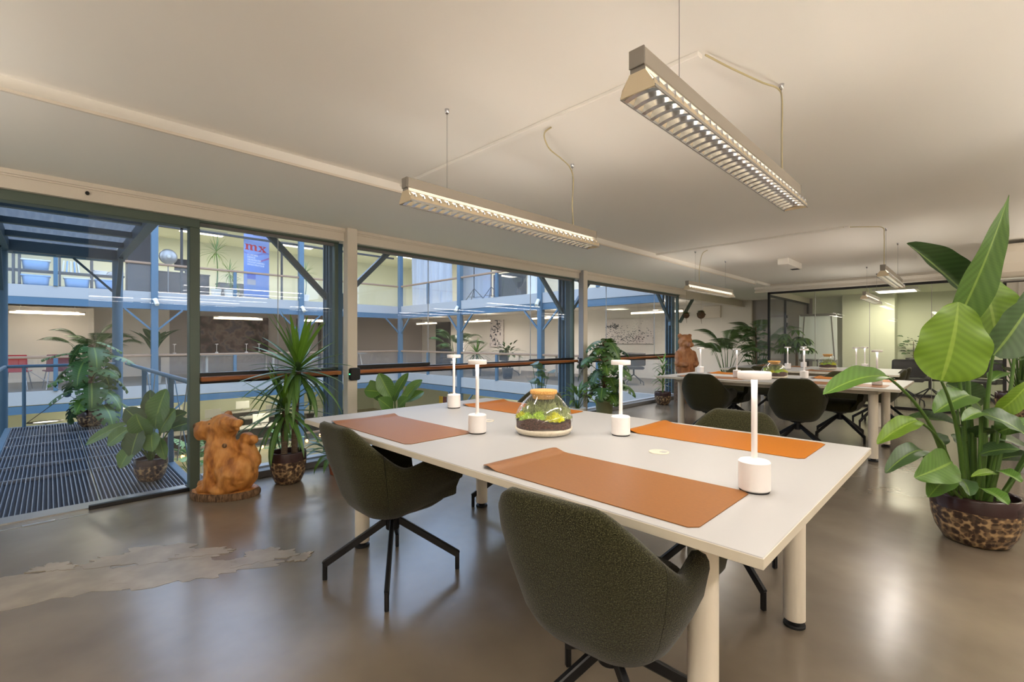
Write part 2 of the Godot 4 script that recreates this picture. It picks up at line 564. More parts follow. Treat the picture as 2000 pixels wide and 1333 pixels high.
# ------------------------------------------------------------------ room shell
func build_shell() -> void:
	slab("floor", "floor", -3.0, 13.7, -0.28, 0.0, -2.6, 4.5)
	# repaired patches of screed left of the near table
	var fl: Node3D = get_node("floor")
	var spots := [[0.10, 3.14, 0.50, 0.17, -0.5], [0.52, 2.88, 0.36, 0.13, -0.55], [0.42, 3.22, 0.30, 0.12, -0.6], [0.84, 2.78, 0.15, 0.09, -0.4], [0.02, 3.42, 0.10, 0.05, -0.7], [0.62, 3.06, 0.14, 0.05, -0.5], [0.98, 2.62, 0.06, 0.04, 0.2]]
	for s in spots:
		var o := PackedVector2Array()
		var n := 70
		var ph := rng.randf() * 9.0
		for i in n:
			var f := TAU * i / n
			var r := 1.0 + 0.2 * sin(f * 3 + ph) + 0.13 * sin(f * 7 + ph * 2) + 0.09 * sin(f * 17 + ph) + 0.12 * (rng.randf() - 0.5)
			o.append(Vector2(cos(f) * r * s[2], sin(f) * r * s[3]))
		var t := Transform3D(Basis(Vector3.UP, s[4]) * Basis(Vector3.RIGHT, -PI / 2), P(s[0], 0.0, s[1]))
		part("floor_patch", MB.new().prism(o, -0.01, 0.0008 + 0.0005 * spots.find(s), t).done(), M.patch, fl)
	slab("ceiling", "ceiling", -3.0, 10.6, 2.35, 2.55, -2.6, 3.0)
	slab("ceiling", "ceiling", -3.0, 9.6, 2.285, 2.55, 3.0, 4.6)
	slab("ceiling", "ceiling", 9.6, 13.7, 2.3, 2.55, 2.96, 4.6)
	# thin bead along the foot of the step in the ceiling
	struct("trim_1", MB.new().rb(-3.0, 9.6, 2.278, 2.292, 2.985, 3.0).done(), M.cream)
	slab("wall_back", "wall", -3.12, -3.0, -0.28, 2.55, -2.6, 4.6)
	slab("wall_right", "wall", -3.0, 13.8, -0.28, 2.55, -2.72, -2.6)
	slab("wall_front", "cream", -3.0, 9.6, 2.165, 2.285, 4.36, 4.5)
	struct("trim_2", MB.new().rb(-3.0, 9.5, 2.255, 2.285, 4.33, 4.36).rb(-3.0, 9.5, 2.244, 2.255, 4.345, 4.36).done(), M.cream)
	slab("wall_front_left", "cream", -3.0, -1.75, 0.0, 2.165, 4.36, 4.5)
	# little dark sensor on the beam
	solo("ceiling_sensor", MB.new().ball(P(0.19, 2.215, 4.35), Vector3(0.012, 0.014, 0.014), 12).done(), M.black, "small round black sensor on the cream beam above the sliding door", "sensor")

func build_facade() -> void:
	# sliding door at the left, its near leaf closed
	var d: MeshInstance3D = struct("door_1", MB.new().rb(-1.75, 0.86, 2.095, 2.165, 4.4, 4.5, 0.004).rb(0.79, 0.86, 0.0, 2.095, 4.4, 4.5, 0.004).rb(-1.75, -1.68, 0.0, 2.095, 4.4, 4.5, 0.004).done(), M.frame_green)
	part("pane", MB.new().rb(0.2, 0.79, 0.03, 2.095, 4.445, 4.455).done(), M.glass, d)
	part("pane", MB.new().rb(-1.68, -0.98, 0.03, 2.095, 4.425, 4.435).done(), M.glass, d)
	part("floor_track", MB.new().rb(0.2, 0.79, 0.0, 0.028, 4.4, 4.44, 0.003).done(), M.black, d)
	part("threshold", MB.new().rb(-1.68, 0.79, -0.005, 0.008, 4.44, 4.6).done(), M.alu, d)
	part("floor_lock", MB.new().rb(-0.12, 0.03, 0.0, 0.004, 4.3, 4.335, 0.001).done(), M.alu, d)
	part("floor_strip", MB.new().rb(-1.6, 0.2, 0.0, 0.002, 4.31, 4.32).done(), M.alu, d)
	var bays := [[0.86, 2.02, [1.47]], [2.15, 5.82, [3.1, 4.84]], [5.98, 9.44, [6.75, 8.43]]]
	for i in 3:
		var a0: float = bays[i][0]
		var a1: float = bays[i][1]
		var w: MeshInstance3D = struct("window_%d" % (i + 1), MB.new().rb(a0, a1, 2.15, 2.182, 4.42, 4.5, 0.003).rb(a1 - 0.035, a1, 0.06, 2.15, 4.44, 4.5, 0.003).done(), M.frame_green)
		var cuts := [a0]
		cuts.append_array(bays[i][2])
		cuts.append(a1 - 0.035)
		for k in cuts.size() - 1:
			part("pane", MB.new().rb(cuts[k] + 0.004, cuts[k + 1] - 0.004, 0.93, 2.15, 4.465, 4.475).done(), M.glass, w)
		for k in range(1, cuts.size() - 1):
			part("glass_joint", MB.new().rb(cuts[k] - 0.002, cuts[k] + 0.002, 0.93, 2.13, 4.464, 4.476).done(), M.alu, w)
		for k in cuts.size() - 1:
			part("lower_pane", MB.new().rb(cuts[k] + 0.004, cuts[k + 1] - 0.004, 0.06, 0.86, 4.475, 4.485).done(), M.glass, w)
		var thick: bool = i != 1
		part("lower_channel", MB.new().rb(a0, a1, 0.9, 0.93 if thick else 0.915, 4.44, 4.5, 0.002).done(), M.black, w)
		if i == 1:
			part("lower_channel", MB.new().rb(a0, 3.1, 0.915, 0.945, 4.43, 4.5, 0.002).done(), M.black, w)
			part("lower_channel", MB.new().rb(4.84, a1, 0.915, 0.93, 4.43, 4.5, 0.002).done(), M.black, w)
		part("upper_channel", MB.new().rb(a0, a1, 2.125, 2.15, 4.455, 4.49).done(), M.grey, w)
		part("sill", MB.new().rb(a0, a1, 0.0, 0.06, 4.38, 4.5, 0.004).done(), M.grey, w)
		part("base_rail", MB.new().rb(a0, a1, 0.84, 0.868, 4.44, 4.5).done(), M.black, w)
		var nm := ["timber handrail of the short window bay behind the yucca and carved cub", "long timber handrail across the middle window bay behind the near table", "timber handrail of the far window bay beside the upright bear carving"]
		solo("handrail", MB.new().rb(a0, a1, 0.862, 0.9, 4.36, 4.44, 0.008).done(), M.handrail, nm[i], "handrail", "")
	# white outer kerb beyond the glass
	slab("trim_3", "fascia", 0.9, 9.4, -0.3, 0.075, 4.5, 4.6)
	slab("trim_4", "fascia", 0.9, 9.4, -0.3, 0.02, 4.6, 4.8)
	# steel frame just outside
	var colnames := ["blue steel column outside the glass beside the near cream column", "blue steel column outside the glass behind the monstera", "blue steel column at the far end of the window wall by the bear carving"]
	for i in 3:
		var a: float = [2.07, 5.88, 9.52][i]
		var t := thing("steel_column", colnames[i], "column", P(a, 0, 4.68))
		part("web", MB.new().rb(-0.07, 0.07, -2.75, 5.0, -0.006, 0.006).done(), M.steel_blue, t)
		part("flange", MB.new().rb(-0.07, 0.07, -2.75, 5.0, -0.075, -0.06).done(), M.steel_blue, t)
		part("flange", MB.new().rb(-0.07, 0.07, -2.75, 5.0, 0.06, 0.075).done(), M.steel_blue, t)
		for s in [-1.0, 1.0]:
			if i == 2 and s > 0:
				continue
			part("brace", MB.new().bar(P(0.05 * s, 1.6, -0.03), P(0.66 * s, 2.22, -0.03), 0.05, 0.05).done(), M.steel_dark, t)
			part("brace_shoe", MB.new().rb(0.05 * s, 0.09 * s, 1.52, 1.68, -0.06, 0.0, 0.006).done(), M.steel_blue, t)
			part("brace_shoe", MB.new().rb(0.55 * s, 0.75 * s, 2.16, 2.2, -0.06, 0.0, 0.006).done(), M.steel_dark, t)
	solo("steel_beam", MB.new().rb(-3.0, 9.5, 2.2, 2.28, 4.6, 4.8).rb(-3.0, 9.5, 2.28, 2.46, 4.69, 4.71).rb(-3.0, 9.5, 2.46, 2.48, 4.6, 4.8).done(), M.steel_dark, "dark blue steel beam just outside along the top of the window wall", "beam")
	# cream service posts between the window bays
	for i in 2:
		var a: float = [2.09, 5.9][i]
		var t := thing("service_column", ["slim cream square column with a black box, left of the near table", "slim cream and grey column with black sockets, beside the monstera"][i], "column", P(a, 0, 4.33))
		part("shaft", MB.new().rb(-0.05, 0.05, 0.0, 2.285, -0.05, 0.05, 0.004).done(), M.cream, t)
		if i == 1:
			part("grey_channel", MB.new().rb(-0.058, -0.05, 0.0, 2.285, -0.045, 0.045, 0.002).done(), mat(rgb8(168, 166, 168), 0.5), t)
			for y in [0.84, 0.4]:
				var so := part("power_socket", MB.new().rb(-0.064, -0.058, y - 0.085, y + 0.085, -0.03, 0.03, 0.002).done(), M.dark_grey, t)
				for dy in [-0.04, 0.04]:
					part("socket_well", MB.new().lathe([Vector2(0.0, 0.0), Vector2(0.022, 0.0), Vector2(0.022, 0.003), Vector2(0.018, 0.003), Vector2(0.017, 0.001), Vector2(0.0, 0.001)], 20).done(), M.black, so, Transform3D(Basis(Vector3.BACK, PI / 2), P(-0.064, y + dy, 0)))
	var bx := thing("access_reader", "black rounded box with a green light on the near cream column", "reader", P(2.1, 0.87, 4.26))
	part("housing", MB.new().rb(-0.055, 0.055, -0.06, 0.06, -0.02, 0.02, 0.012).done(), M.black, bx)
	part("led_light", MB.new().ball(P(-0.054, 0.0, -0.008), Vector3(0.006, 0.006, 0.006), 10).done(), M.led_green, bx)
	# painted beam and braces that run on past the last column, indoors
	var bm := thing("painted_beam", "cream painted ceiling beam running on past the last window column", "beam", P(9.6, 2.12, 4.55))
	part("bottom_flange", MB.new().rb(0, 3.9, 0.0, 0.02, -0.08, 0.08).done(), M.cream, bm)
	part("web", MB.new().rb(0, 3.9, 0.02, 0.18, -0.01, 0.01).done(), M.cream, bm)
	part("brace", MB.new().bar(P(0.0, -0.52, -0.06), P(0.62, 0.0, -0.06), 0.05, 0.05).done(), M.frame_green, bm)

# ------------------------------------------------------------------ atrium and wings
func build_atrium() -> void:
	slab("floor", "carpet", 9.5, 13.7, -0.3, 0.0, 4.5, 20.2)
	slab("floor", "carpet", -7.0, 9.5, -0.3, 0.0, 15.6, 20.2)
	slab("floor", "floor_low", -7.0, 13.7, -2.95, -2.75, 4.4, 25.2)
	slab("ceiling", "wall_green", -7.0, 13.7, -0.3, -0.1, 20.2, 25.2)
	slab("ceiling", "wall", 9.5, 13.7, 2.27, 2.5, 4.6, 20.2)
	slab("ceiling", "wall", -7.0, 9.5, 2.27, 2.5, 15.6, 20.2)
	slab("ceiling", "wall_green", 9.5, 13.7, 4.8, 5.0, 4.6, 20.2)
	slab("ceiling", "wall_green", -7.0, 9.5, 4.8, 5.0, 15.6, 20.2)
	slab("wall_far", "wall_green", -7.0, 13.7, 2.4, 5.0, 20.0, 20.2)
	slab("wall_far", "wall", -7.0, 3.0, -0.2, 2.4, 20.0, 20.2)
	slab("wall_far", "wall_dim", 3.0, 13.7, -0.2, 2.4, 20.0, 20.2)
	slab("wall_far", "wall_green", -7.0, 13.7, -2.95, -0.1, 25.0, 25.2)
	slab("wall_far_right", "wall", 13.5, 13.7, -0.2, 2.5, 4.3, 20.0)
	slab("wall_far_right", "wall_white", 13.5, 13.7, 2.5, 5.0, 4.3, 20.0)
	slab("wall_far_right", "wall_green", 13.5, 13.7, -2.95, -0.2, 4.3, 25.0)
	slab("wall_far_right", "wall_dim", 13.6, 13.8, -0.2, 2.5, 2.9, 4.3)
	slab("wall_left", "cream", -5.2, -5.0, -2.95, 5.0, 4.4, 15.6)
	slab("wall_near", "cream", -5.2, 9.5, 2.55, 5.0, 4.4, 4.6)
	slab("wall_near", "cream", -5.2, 13.7, -2.95, -0.3, 4.3, 4.45)
	slab("wall_left", "cream", -7.2, -7.0, -0.2, 5.0, 15.6, 20.2)
	slab("wall_left", "cream", -7.2, -7.0, -2.95, -0.2, 15.6, 25.2)
	# white slab edges with the blue steel under them
	var trims := [["trim_5", -5.0, 9.5, 2.22, 2.5, 15.5, 15.62], ["trim_6", 9.44, 9.56, 2.22, 2.5, 4.76, 15.5], ["trim_7", -5.0, 9.5, -0.3, 0.01, 15.5, 15.62], ["trim_8", 9.44, 9.56, -0.3, 0.01, 4.82, 15.5]]
	for q in trims:
		slab(q[0], "fascia", q[1], q[2], q[3], q[4], q[5], q[6])
	var beams := [[-5.0, 9.5, 2.04, 15.55, 0, "blue steel beam under the white slab edge across the atrium"], [-5.0, 9.5, -0.5, 15.55, 0, "blue steel beam across the atrium at the level of this floor"], [4.82, 15.5, 2.04, 9.5, 1, "blue steel beam under the white slab edge on the right of the atrium"], [4.85, 15.5, -0.5, 9.5, 1, "blue steel beam on the right of the atrium at the level of this floor"]]
	for q in beams:
		var y: float = q[2]
		var c: float = q[3]
		var m := MB.new()
		if q[4] == 0:
			m.rb(q[0], q[1], y, y + 0.02, c - 0.07, c + 0.07).rb(q[0], q[1], y + 0.02, y + 0.18, c - 0.045, c + 0.045)
		else:
			m.rb(c - 0.07, c + 0.07, y, y + 0.02, q[0], q[1]).rb(c - 0.045, c + 0.045, y + 0.02, y + 0.18, q[0], q[1])
		solo("steel_beam", m.done(), M.steel_blue, q[5], "beam")
	# columns round the atrium, each with its braces
	var cols := [[2.0, 15.5, 0, "blue steel column across the atrium behind the door frame"], [5.8, 15.5, 0, "blue steel column across the atrium right of the roll-up banner"], [-1.75, 15.5, 0, "blue steel column across the atrium at the far left"], [9.45, 15.45, 2, "blue steel column in the far corner of the atrium"], [9.46, 11.85, 1, "blue steel column on the right of the atrium beside the curtains"], [9.46, 8.35, 1, "pale blue steel column on the right of the atrium beyond the bushy plant"]]
	for q in cols:
		var t := thing("steel_column", q[3], "column", P(q[0], -2.75, q[1]))
		part("shaft", MB.new().rb(-0.075, 0.075, 0, 7.75, -0.075, 0.075, 0.006).done(), M.steel_blue, t)
		for base_y in [4.79, 2.25]:
			for s in [-1.0, 1.0]:
				if q[2] == 2 and s > 0:
					continue
				var dirs := [Vector3(s, 0, 0)] if q[2] == 0 else [Vector3(0, 0, s)]
				if q[2] == 2:
					dirs = [Vector3(-1, 0, 0), Vector3(0, 0, 1)]
				for dd in dirs:
					part("brace", MB.new().bar(dd * 0.07 + Vector3(0, base_y - 0.55, 0), dd * 0.62 + Vector3(0, base_y, 0), 0.045, 0.045).done(), M.steel_blue, t)
		if q[2] != 2:
			part("floodlight", MB.new().tube([Vector3(0, 5.05, 0.0) + (Vector3(0, 0, 0.1) if q[2] == 0 else Vector3(-0.1, 0, 0)), Vector3(0, 4.9, 0.0) + (Vector3(0.03, 0, 0.22) if q[2] == 0 else Vector3(-0.22, 0, 0.03))], 0.05, 12).done(), M.pot_white, t)
	# balustrades: timber rail, blue posts, glass
	var rails := [[0, -5.0, 9.4, 15.5, 0.0, 0.78, "timber railing across the atrium at the level of this floor"], [0, -5.0, 9.4, 15.5, 2.5, 0.72, "timber railing across the atrium on the floor above"], [0, -5.0, 9.4, 15.5, -2.75, 0.9, "timber railing across the atrium on the floor below"], [1, 4.9, 15.4, 9.46, 0.0, 0.78, "timber railing on the right of the atrium at the level of this floor"], [1, 4.9, 15.4, 9.46, 2.5, 0.72, "timber railing on the right of the atrium on the floor above"]]
	for q in rails:
		var t := thing("railing", q[6], "railing", P(0, q[4], 0))
		var y: float = q[5]
		var c: float = q[3]
		var pr := MB.new()
		if q[0] == 0:
			pr.rb(q[1], q[2], y, y + 0.06, c - 0.035, c + 0.035, 0.012)
		else:
			pr.rb(c - 0.035, c + 0.035, y, y + 0.06, q[1], q[2], 0.012)
		part("rail", pr.done(), M.rail_wood, t)
		var centres: Array = [-3.6, 0.12, 3.9, 7.65] if q[0] == 0 else [6.5, 10.1, 13.65]
		for p in centres:
			part("post", (MB.new().rb(p - 0.04, p + 0.04, 0, y, c - 0.04, c + 0.04, 0.004) if q[0] == 0 else MB.new().rb(c - 0.04, c + 0.04, 0, y, p - 0.04, p + 0.04, 0.004)).done(), M.steel_blue, t)
		part("glass_pane", (MB.new().rb(q[1], q[2], 0.02, y - 0.02, c + 0.055, c + 0.062) if q[0] == 0 else MB.new().rb(c + 0.055, c + 0.062, 0.02, y - 0.02, q[1], q[2])).done(), M.glass_far, t)
	# bridge with its grating
	var br := thing("grating_bridge", "steel grating footbridge leading out from the sliding door", "bridge", P(0, 0, 0))
	var seams := [4.62, 5.82, 6.42, 7.04, 7.7, 8.36, 9.3]
	for i in seams.size() - 1:
		for k in 2:
			var a0: float = [-0.36, 0.28][k]
			var a1: float = [0.272, 0.82][k]
			var b0: float = seams[i]
			var b1: float = seams[i + 1] - 0.008
			var m := MB.new()
			var x := a0 + 0.004
			while x < a1:
				m.rb(x, x + 0.0048, -0.03, 0.0, b0, b1)
				x += 0.027
			m.rb(a0, a1, -0.04, 0.001, b0, b0 + 0.008)
			m.rb(a0, a1, -0.04, 0.001, b1 - 0.008, b1)
			part("grating_panel", m.done(), M.grating, br)
			part("under_mesh", MB.new().rb(a0, a1, -0.036, -0.031, b0, b1).done(), M.grating_under, br)
	part("side_beam", MB.new().rb(0.82, 0.88, -0.2, 0.002, 4.6, 9.34, 0.004).done(), M.steel_blue, br)
	part("side_beam", MB.new().rb(-0.42, -0.36, -0.2, 0.002, 4.6, 9.34, 0.004).done(), M.steel_blue, br)
	part("end_beam", MB.new().rb(-0.42, 0.88, -0.2, 0.0, 9.3, 9.36, 0.004).done(), M.steel_blue, br)
	# canopy over the bridge
	var cn := thing("bridge_canopy", "blue corrugated canopy on steel beams above the footbridge", "canopy", P(0, 2.46, 0))
	part("side_beam", MB.new().rb(0.74, 0.84, -0.02, 0.12, 4.82, 9.4, 0.005).done(), M.steel_dark, cn)
	part("side_beam", MB.new().rb(-0.5, -0.38, -0.02, 0.12, 4.82, 9.4, 0.005).done(), M.steel_dark, cn)
	part("end_beam", MB.new().rb(-1.9, 0.84, -0.03, 0.12, 9.3, 9.42, 0.005).done(), M.steel_dark, cn)
	for b in [5.6, 6.6, 7.5, 8.4]:
		part("purlin", MB.new().rb(-1.9, 0.74, 0.03, 0.1, b, b + 0.09, 0.004).done(), M.steel_dark, cn)
	var rows := []
	for i in 2:
		var row := []
		for j in 121:
			var x := -1.9 + 2.75 * j / 120.0
			row.append(P(x, 0.14 + 0.016 * sin(x * 52.0), [9.5, 4.85][i]))
		rows.append(row)
	part("corrugated_sheet", MB.new().grid(rows).done(), M.poly, cn)
	rows = []
	for i in 2:
		var row := []
		for j in 121:
			var x := -1.9 + 2.75 * j / 120.0
			row.append(P(x, [0.42, 0.30][i] + 0.02 * sin(x * 52.0), [11.4, 9.7][i]))
		rows.append(row)
	part("corrugated_sheet", MB.new().grid(rows).done(), M.poly, cn)
	part("outer_beam", MB.new().rb(-1.9, 0.84, 0.2, 0.38, 11.3, 11.42, 0.005).done(), M.steel_blue, cn)
	for a in [-0.45, 0.12, 0.5]:
		part("bracket", MB.new().rb(a - 0.03, a + 0.03, 0.2, 0.28, 9.42, 11.3).done(), M.steel_dark, cn)
	for q in [[0.76, "round blue column at the far end of the footbridge"], [-0.46, "blue column at the far left corner of the footbridge"]]:
		var t := thing("bridge_column", q[1], "column", P(q[0], -2.75, 9.44))
		part("shaft", MB.new().cyl(Vector3.ZERO, 0.065, 0, 5.21, 24).done(), M.steel_blue, t)
		part("brace", MB.new().bar(Vector3(-0.05, 4.7, 0), Vector3(-0.5, 5.17, 0), 0.03, 0.03).done(), M.steel_dark, t)
		part("brace", MB.new().bar(Vector3(0, 4.65, 0.05), Vector3(0, 5.17, 0.5), 0.05, 0.05).done(), M.steel_dark, t)
	# railings of the bridge
	var r1 := thing("bridge_railing", "blue bridge railing with crossed tie rods, right of the calathea", "railing", P(0.85, 0, 0))
	part("rail", MB.new().tube([P(0, 0.84, 4.7), P(0, 0.84, 9.25)], 0.022, 12).done(), M.steel_blue, r1)
	for b in [5.6, 7.4]:
		part("post", MB.new().rb(-0.02, 0.02, 0.0, 0.83, b - 0.03, b + 0.03).done(), M.steel_blue, r1)
		for s in [-1.0, 1.0]:
			part("tie_rod", MB.new().tube([P(0.03, 0.8, b + 0.02 * s), P(0.03, 0.02, b + 0.75 * s)], 0.005, 6).done(), M.steel_blue, r1)
			part("tie_rod", MB.new().tube([P(0.04, 0.02, b + 0.08 * s), P(0.04, 0.8, b + 0.55 * s)], 0.005, 6).done(), M.alu, r1)
	var r2 := thing("bridge_railing", "blue bridge railing along its far end in front of the red chairs", "railing", P(0, 0, 9.3))
	part("rail", MB.new().tube([P(-0.4, 0.84, 0), P(0.72, 0.84, 0)], 0.022, 12).done(), M.steel_blue, r2)
	for a in [-0.24, 0.62]:
		part("post", MB.new().cyl(P(a, 0, 0), 0.02, 0.0, 0.83, 10).done(), M.steel_blue, r2)
	part("tie_rod", MB.new().tube([P(-0.22, 0.8, 0.03), P(0.6, 0.04, 0.03)], 0.005, 6).done(), M.alu, r2)
	part("tie_rod", MB.new().tube([P(-0.22, 0.04, 0.035), P(0.6, 0.8, 0.035)], 0.005, 6).done(), M.dark_grey, r2)
	part("tie_disc", MB.new().lathe([Vector2(0, -0.008), Vector2(0.045, -0.008), Vector2(0.045, 0.008), Vector2(0, 0.008)], 20, Vector3.ZERO, 2.0, 1, 1, true).done(), M.steel_dark, r2, Transform3D(Basis(Vector3.RIGHT, PI / 2), P(0.19, 0.42, -0.01)))
	var r3 := thing("bridge_railing", "blue bridge railing along its left side with leaning posts", "railing", P(-0.42, 0, 0))
	part("rail", MB.new().tube([P(0, 0.84, 4.8), P(0, 0.84, 9.25)], 0.022, 12).done(), M.steel_blue, r3)
	for b in [5.6, 7.4]:
		part("post", MB.new().bar(P(0, 0, b), P(-0.02, 0.83, b + 0.05), 0.04, 0.05).done(), M.steel_blue, r3)

# ------------------------------------------------------------------ glazed meeting room
func build_partition() -> void:
	slab("ceiling", "wall_green", 10.55, 13.8, 2.26, 2.55, -0.7, 2.96)
	slab("wall_meeting_back", "wall_green", 13.6, 13.8, 0.0, 2.26, -2.6, 2.9)
	struct("trim_9", MB.new().rb(13.1, 13.6, 0.0, 2.26, 1.25, 2.2, 0.004).done(), M.wall_green)
	slab("wall_meeting_right", "wall_green", 10.6, 13.6, 0.0, 2.26, -0.72, -0.6)
	slab("wall_partition", "wall", 10.42, 10.56, 0.0, 2.35, -2.6, -0.34)
	struct("trim_10", MB.new().rb(10.38, 10.42, 0.0, 2.2, -0.52, -0.46, 0.004).done(), M.wall)
	struct("trim_11", MB.new().rb(10.42, 10.56, 2.19, 2.35, -0.34, 3.25).rb(10.36, 10.42, 2.25, 2.31, -2.6, 3.25, 0.01).rb(10.39, 10.42, 2.19, 2.21, -0.34, 3.25, 0.004).done(), M.wall)
	var w: MeshInstance3D = struct("window_4", MB.new().rb(10.45, 10.5, 2.15, 2.19, -0.34, 3.02).rb(10.45, 10.5, 0.0, 0.045, -0.34, 3.02).rb(10.45, 10.5, 0.0, 2.19, -0.34, -0.3).rb(10.45, 10.5, 0.0, 2.19, 2.98, 3.02).done(), M.black)
	var cuts := [2.98, 2.19, 1.35, 0.52, -0.3]
	for k in 4:
		part("pane", MB.new().rb(10.47, 10.48, 0.045, 2.15, cuts[k + 1] + 0.003, cuts[k] - 0.003).done(), M.glass, w)
		if k:
			part("joint", MB.new().rb(10.468, 10.482, 0.045, 2.15, cuts[k] - 0.004, cuts[k] + 0.004).done(), M.alu, w)
	part("pane", MB.new().rb(10.47, 10.48, 0.045, 2.12, 3.03, 3.24).done(), M.glass, w)
	var d: MeshInstance3D = struct("window_5", MB.new().rb(10.5, 13.6, 2.1, 2.14, 2.98, 3.02).rb(10.5, 13.6, 0.0, 0.04, 2.98, 3.02).rb(11.58, 11.64, 0.04, 2.1, 2.98, 3.02).rb(13.56, 13.6, 0.04, 2.1, 2.98, 3.02).done(), M.black)
	part("pane", MB.new().rb(10.5, 11.58, 0.04, 2.1, 2.995, 3.005).done(), M.glass, d)
	part("pane", MB.new().rb(11.64, 13.56, 0.04, 2.1, 2.995, 3.005).done(), M.glass, d)
	part("door_handle", MB.new().rb(11.68, 11.76, 1.0, 1.03, 2.94, 2.97, 0.004).done(), M.black_metal, d)
	part("hinge", MB.new().rb(11.62, 11.68, 1.5, 1.6, 2.96, 2.98, 0.003).done(), M.black, d)
	part("hinge", MB.new().rb(11.62, 11.68, 1.7, 1.76, 2.96, 2.98, 0.003).done(), M.black, d)
	struct("trim_12", MB.new().rb(10.5, 13.6, 2.14, 2.3, 2.96, 3.04).done(), M.wall)
	# ceiling panel light
	var p := thing("ceiling_light", "rectangular panel light glowing on the meeting room ceiling", "light", P(12.3, 2.26, 1.15))
	part("frame", MB.new().rb(-0.34, 0.34, -0.05, 0.0, -0.36, 0.36, 0.006).done(), M.pot_white, p)
	part("diffuser", MB.new().rb(-0.29, 0.29, -0.056, -0.05, -0.3, 0.3).done(), M.panel_glow, p)
	# sideboard
	var s := thing("sideboard", "low white sideboard along the meeting room back wall", "sideboard", P(13.0, 0, 0))
	part("carcass", MB.new().rb(0.0, 0.56, 0.06, 0.64, -0.55, 1.2, 0.003).done(), M.wall_green, s)
	part("worktop", MB.new().rb(-0.03, 0.58, 0.64, 0.68, -0.58, 1.22, 0.004).done(), M.pot_white, s)
	for k in 3:
		part("door", MB.new().rb(-0.02, 0.0, 0.08, 0.62, -0.54 + k * 0.58, 0.02 + k * 0.58, 0.003).done(), M.wall_green, s)
	# flip chart
	var f := thing("flip_chart", "white flip chart board on a grey easel in the meeting room", "flip chart", P(12.2, 0, 2.5), deg_to_rad(12))
	part("board", MB.new().bar(Vector3(0.0, 0.78, 0), Vector3(0.2, 1.78, 0), 0.02, 0.72, Vector3(0, 0, 1), 0.004).done(), M.board, f)
	part("pen_tray", MB.new().rb(-0.07, 0.0, 0.74, 0.77, -0.36, 0.36, 0.004).done(), M.grey, f)
	part("clip_bar", MB.new().rb(0.17, 0.21, 1.76, 1.81, -0.34, 0.34, 0.004).done(), M.grey, f)
	for z in [-0.32, 0.32]:
		part("leg", MB.new().tube([Vector3(-0.16, 0, z * 1.1), Vector3(0.19, 1.75, z * 0.8)], 0.014, 8).done(), M.grey, f)
	part("leg", MB.new().tube([Vector3(0.6, 0, 0), Vector3(0.21, 1.74, 0)], 0.014, 8).done(), M.grey, f)

# ------------------------------------------------------------------ tables and what stands on them
func smooth_to(x: float, a: float, b: float) -> float:
	return smoothstep(a, b, x)

func chair_part(s0: float, s1: float, n: int) -> ArrayMesh:
	# the shell follows a U in plan: s is the distance from the middle of the back, negative to the left
	var hw := 0.262
	var rx := -0.255
	var r := 0.2
	var flat_half := hw - r
	var arc := r * PI / 2
	var rows := []
	for i in n + 1:
		var s := lerpf(s0, s1, float(i) / n)
		var d := absf(s)
		var sg := 1.0 if s >= 0 else -1.0
		var p := Vector3.ZERO
		var nn := Vector3.ZERO
		if d < flat_half:
			p = Vector3(rx, 0, d)
			nn = Vector3(-1, 0, 0)
		elif d < flat_half + arc:
			var f := (d - flat_half) / r
			p = Vector3(rx + r - r * cos(f), 0, flat_half + r * sin(f))
			nn = Vector3(-cos(f), 0, sin(f))
		else:
			p = Vector3(rx + r + (d - flat_half - arc), 0, hw)
			nn = Vector3(0, 0, 1)
		p.z *= sg
		nn.z *= sg
		var yt := lerpf(0.805, 0.605, smooth_to(d, 0.12, 0.37)) + 0.022 * smooth_to(d, 0.38, 0.52) - 0.03 * smooth_to(d, 0.54, 0.67)
		var yb := 0.335 + 0.05 * smooth_to(d, 0.35, 0.67)
		var lean := lerpf(0.075, 0.01, smooth_to(d, 0.12, 0.42))
		var spread := 0.03 * smooth_to(d, 0.05, 0.3) * (1.0 - 0.5 * smooth_to(d, 0.3, 0.45))
		var tuck := 1.0 - 0.35 * smooth_to(d, 0.4, 0.66)
		var mid := lerpf(yb, yt, 0.55)
		var prof := [[-0.17 * tuck, yb], [-0.125 * tuck, yb + 0.004], [-0.09 * tuck, yb + 0.018], [-0.058, yb + 0.05], [-0.03, yb + 0.1], [-0.008, mid], [0.002, lerpf(mid, yt, 0.6)], [0.0, yt - 0.028], [-0.008, yt - 0.009], [-0.027, yt], [-0.046, yt - 0.009], [-0.055, yt - 0.03], [-0.06, mid], [-0.064, 0.47], [-0.09, 0.43], [-0.17 * tuck, 0.41]]
		var row := []
		for q in prof:
			var k := clampf((q[1] - 0.42) / 0.38, 0.0, 1.1)
			var pos: Vector3 = p + nn * (q[0] + spread * k)
			pos.x -= lean * k
			pos.y = q[1]
			row.append(pos)
		rows.append(row)
	var m := MB.new()
	m.grid(rows)
	m.smooth(false)
	for e in [[0, -1.0], [n, 1.0]]:
		var row: Array = rows[e[0]]
		var out: Vector3 = (rows[e[0]][5] - rows[n - 1 if e[0] == n else 1][5]).normalized()
		var c := Vector3.ZERO
		for q in row:
			c += q / row.size()
		for k in row.size():
			m.tri_to(c, row[k], row[(k + 1) % row.size()], out)
	return m.done()

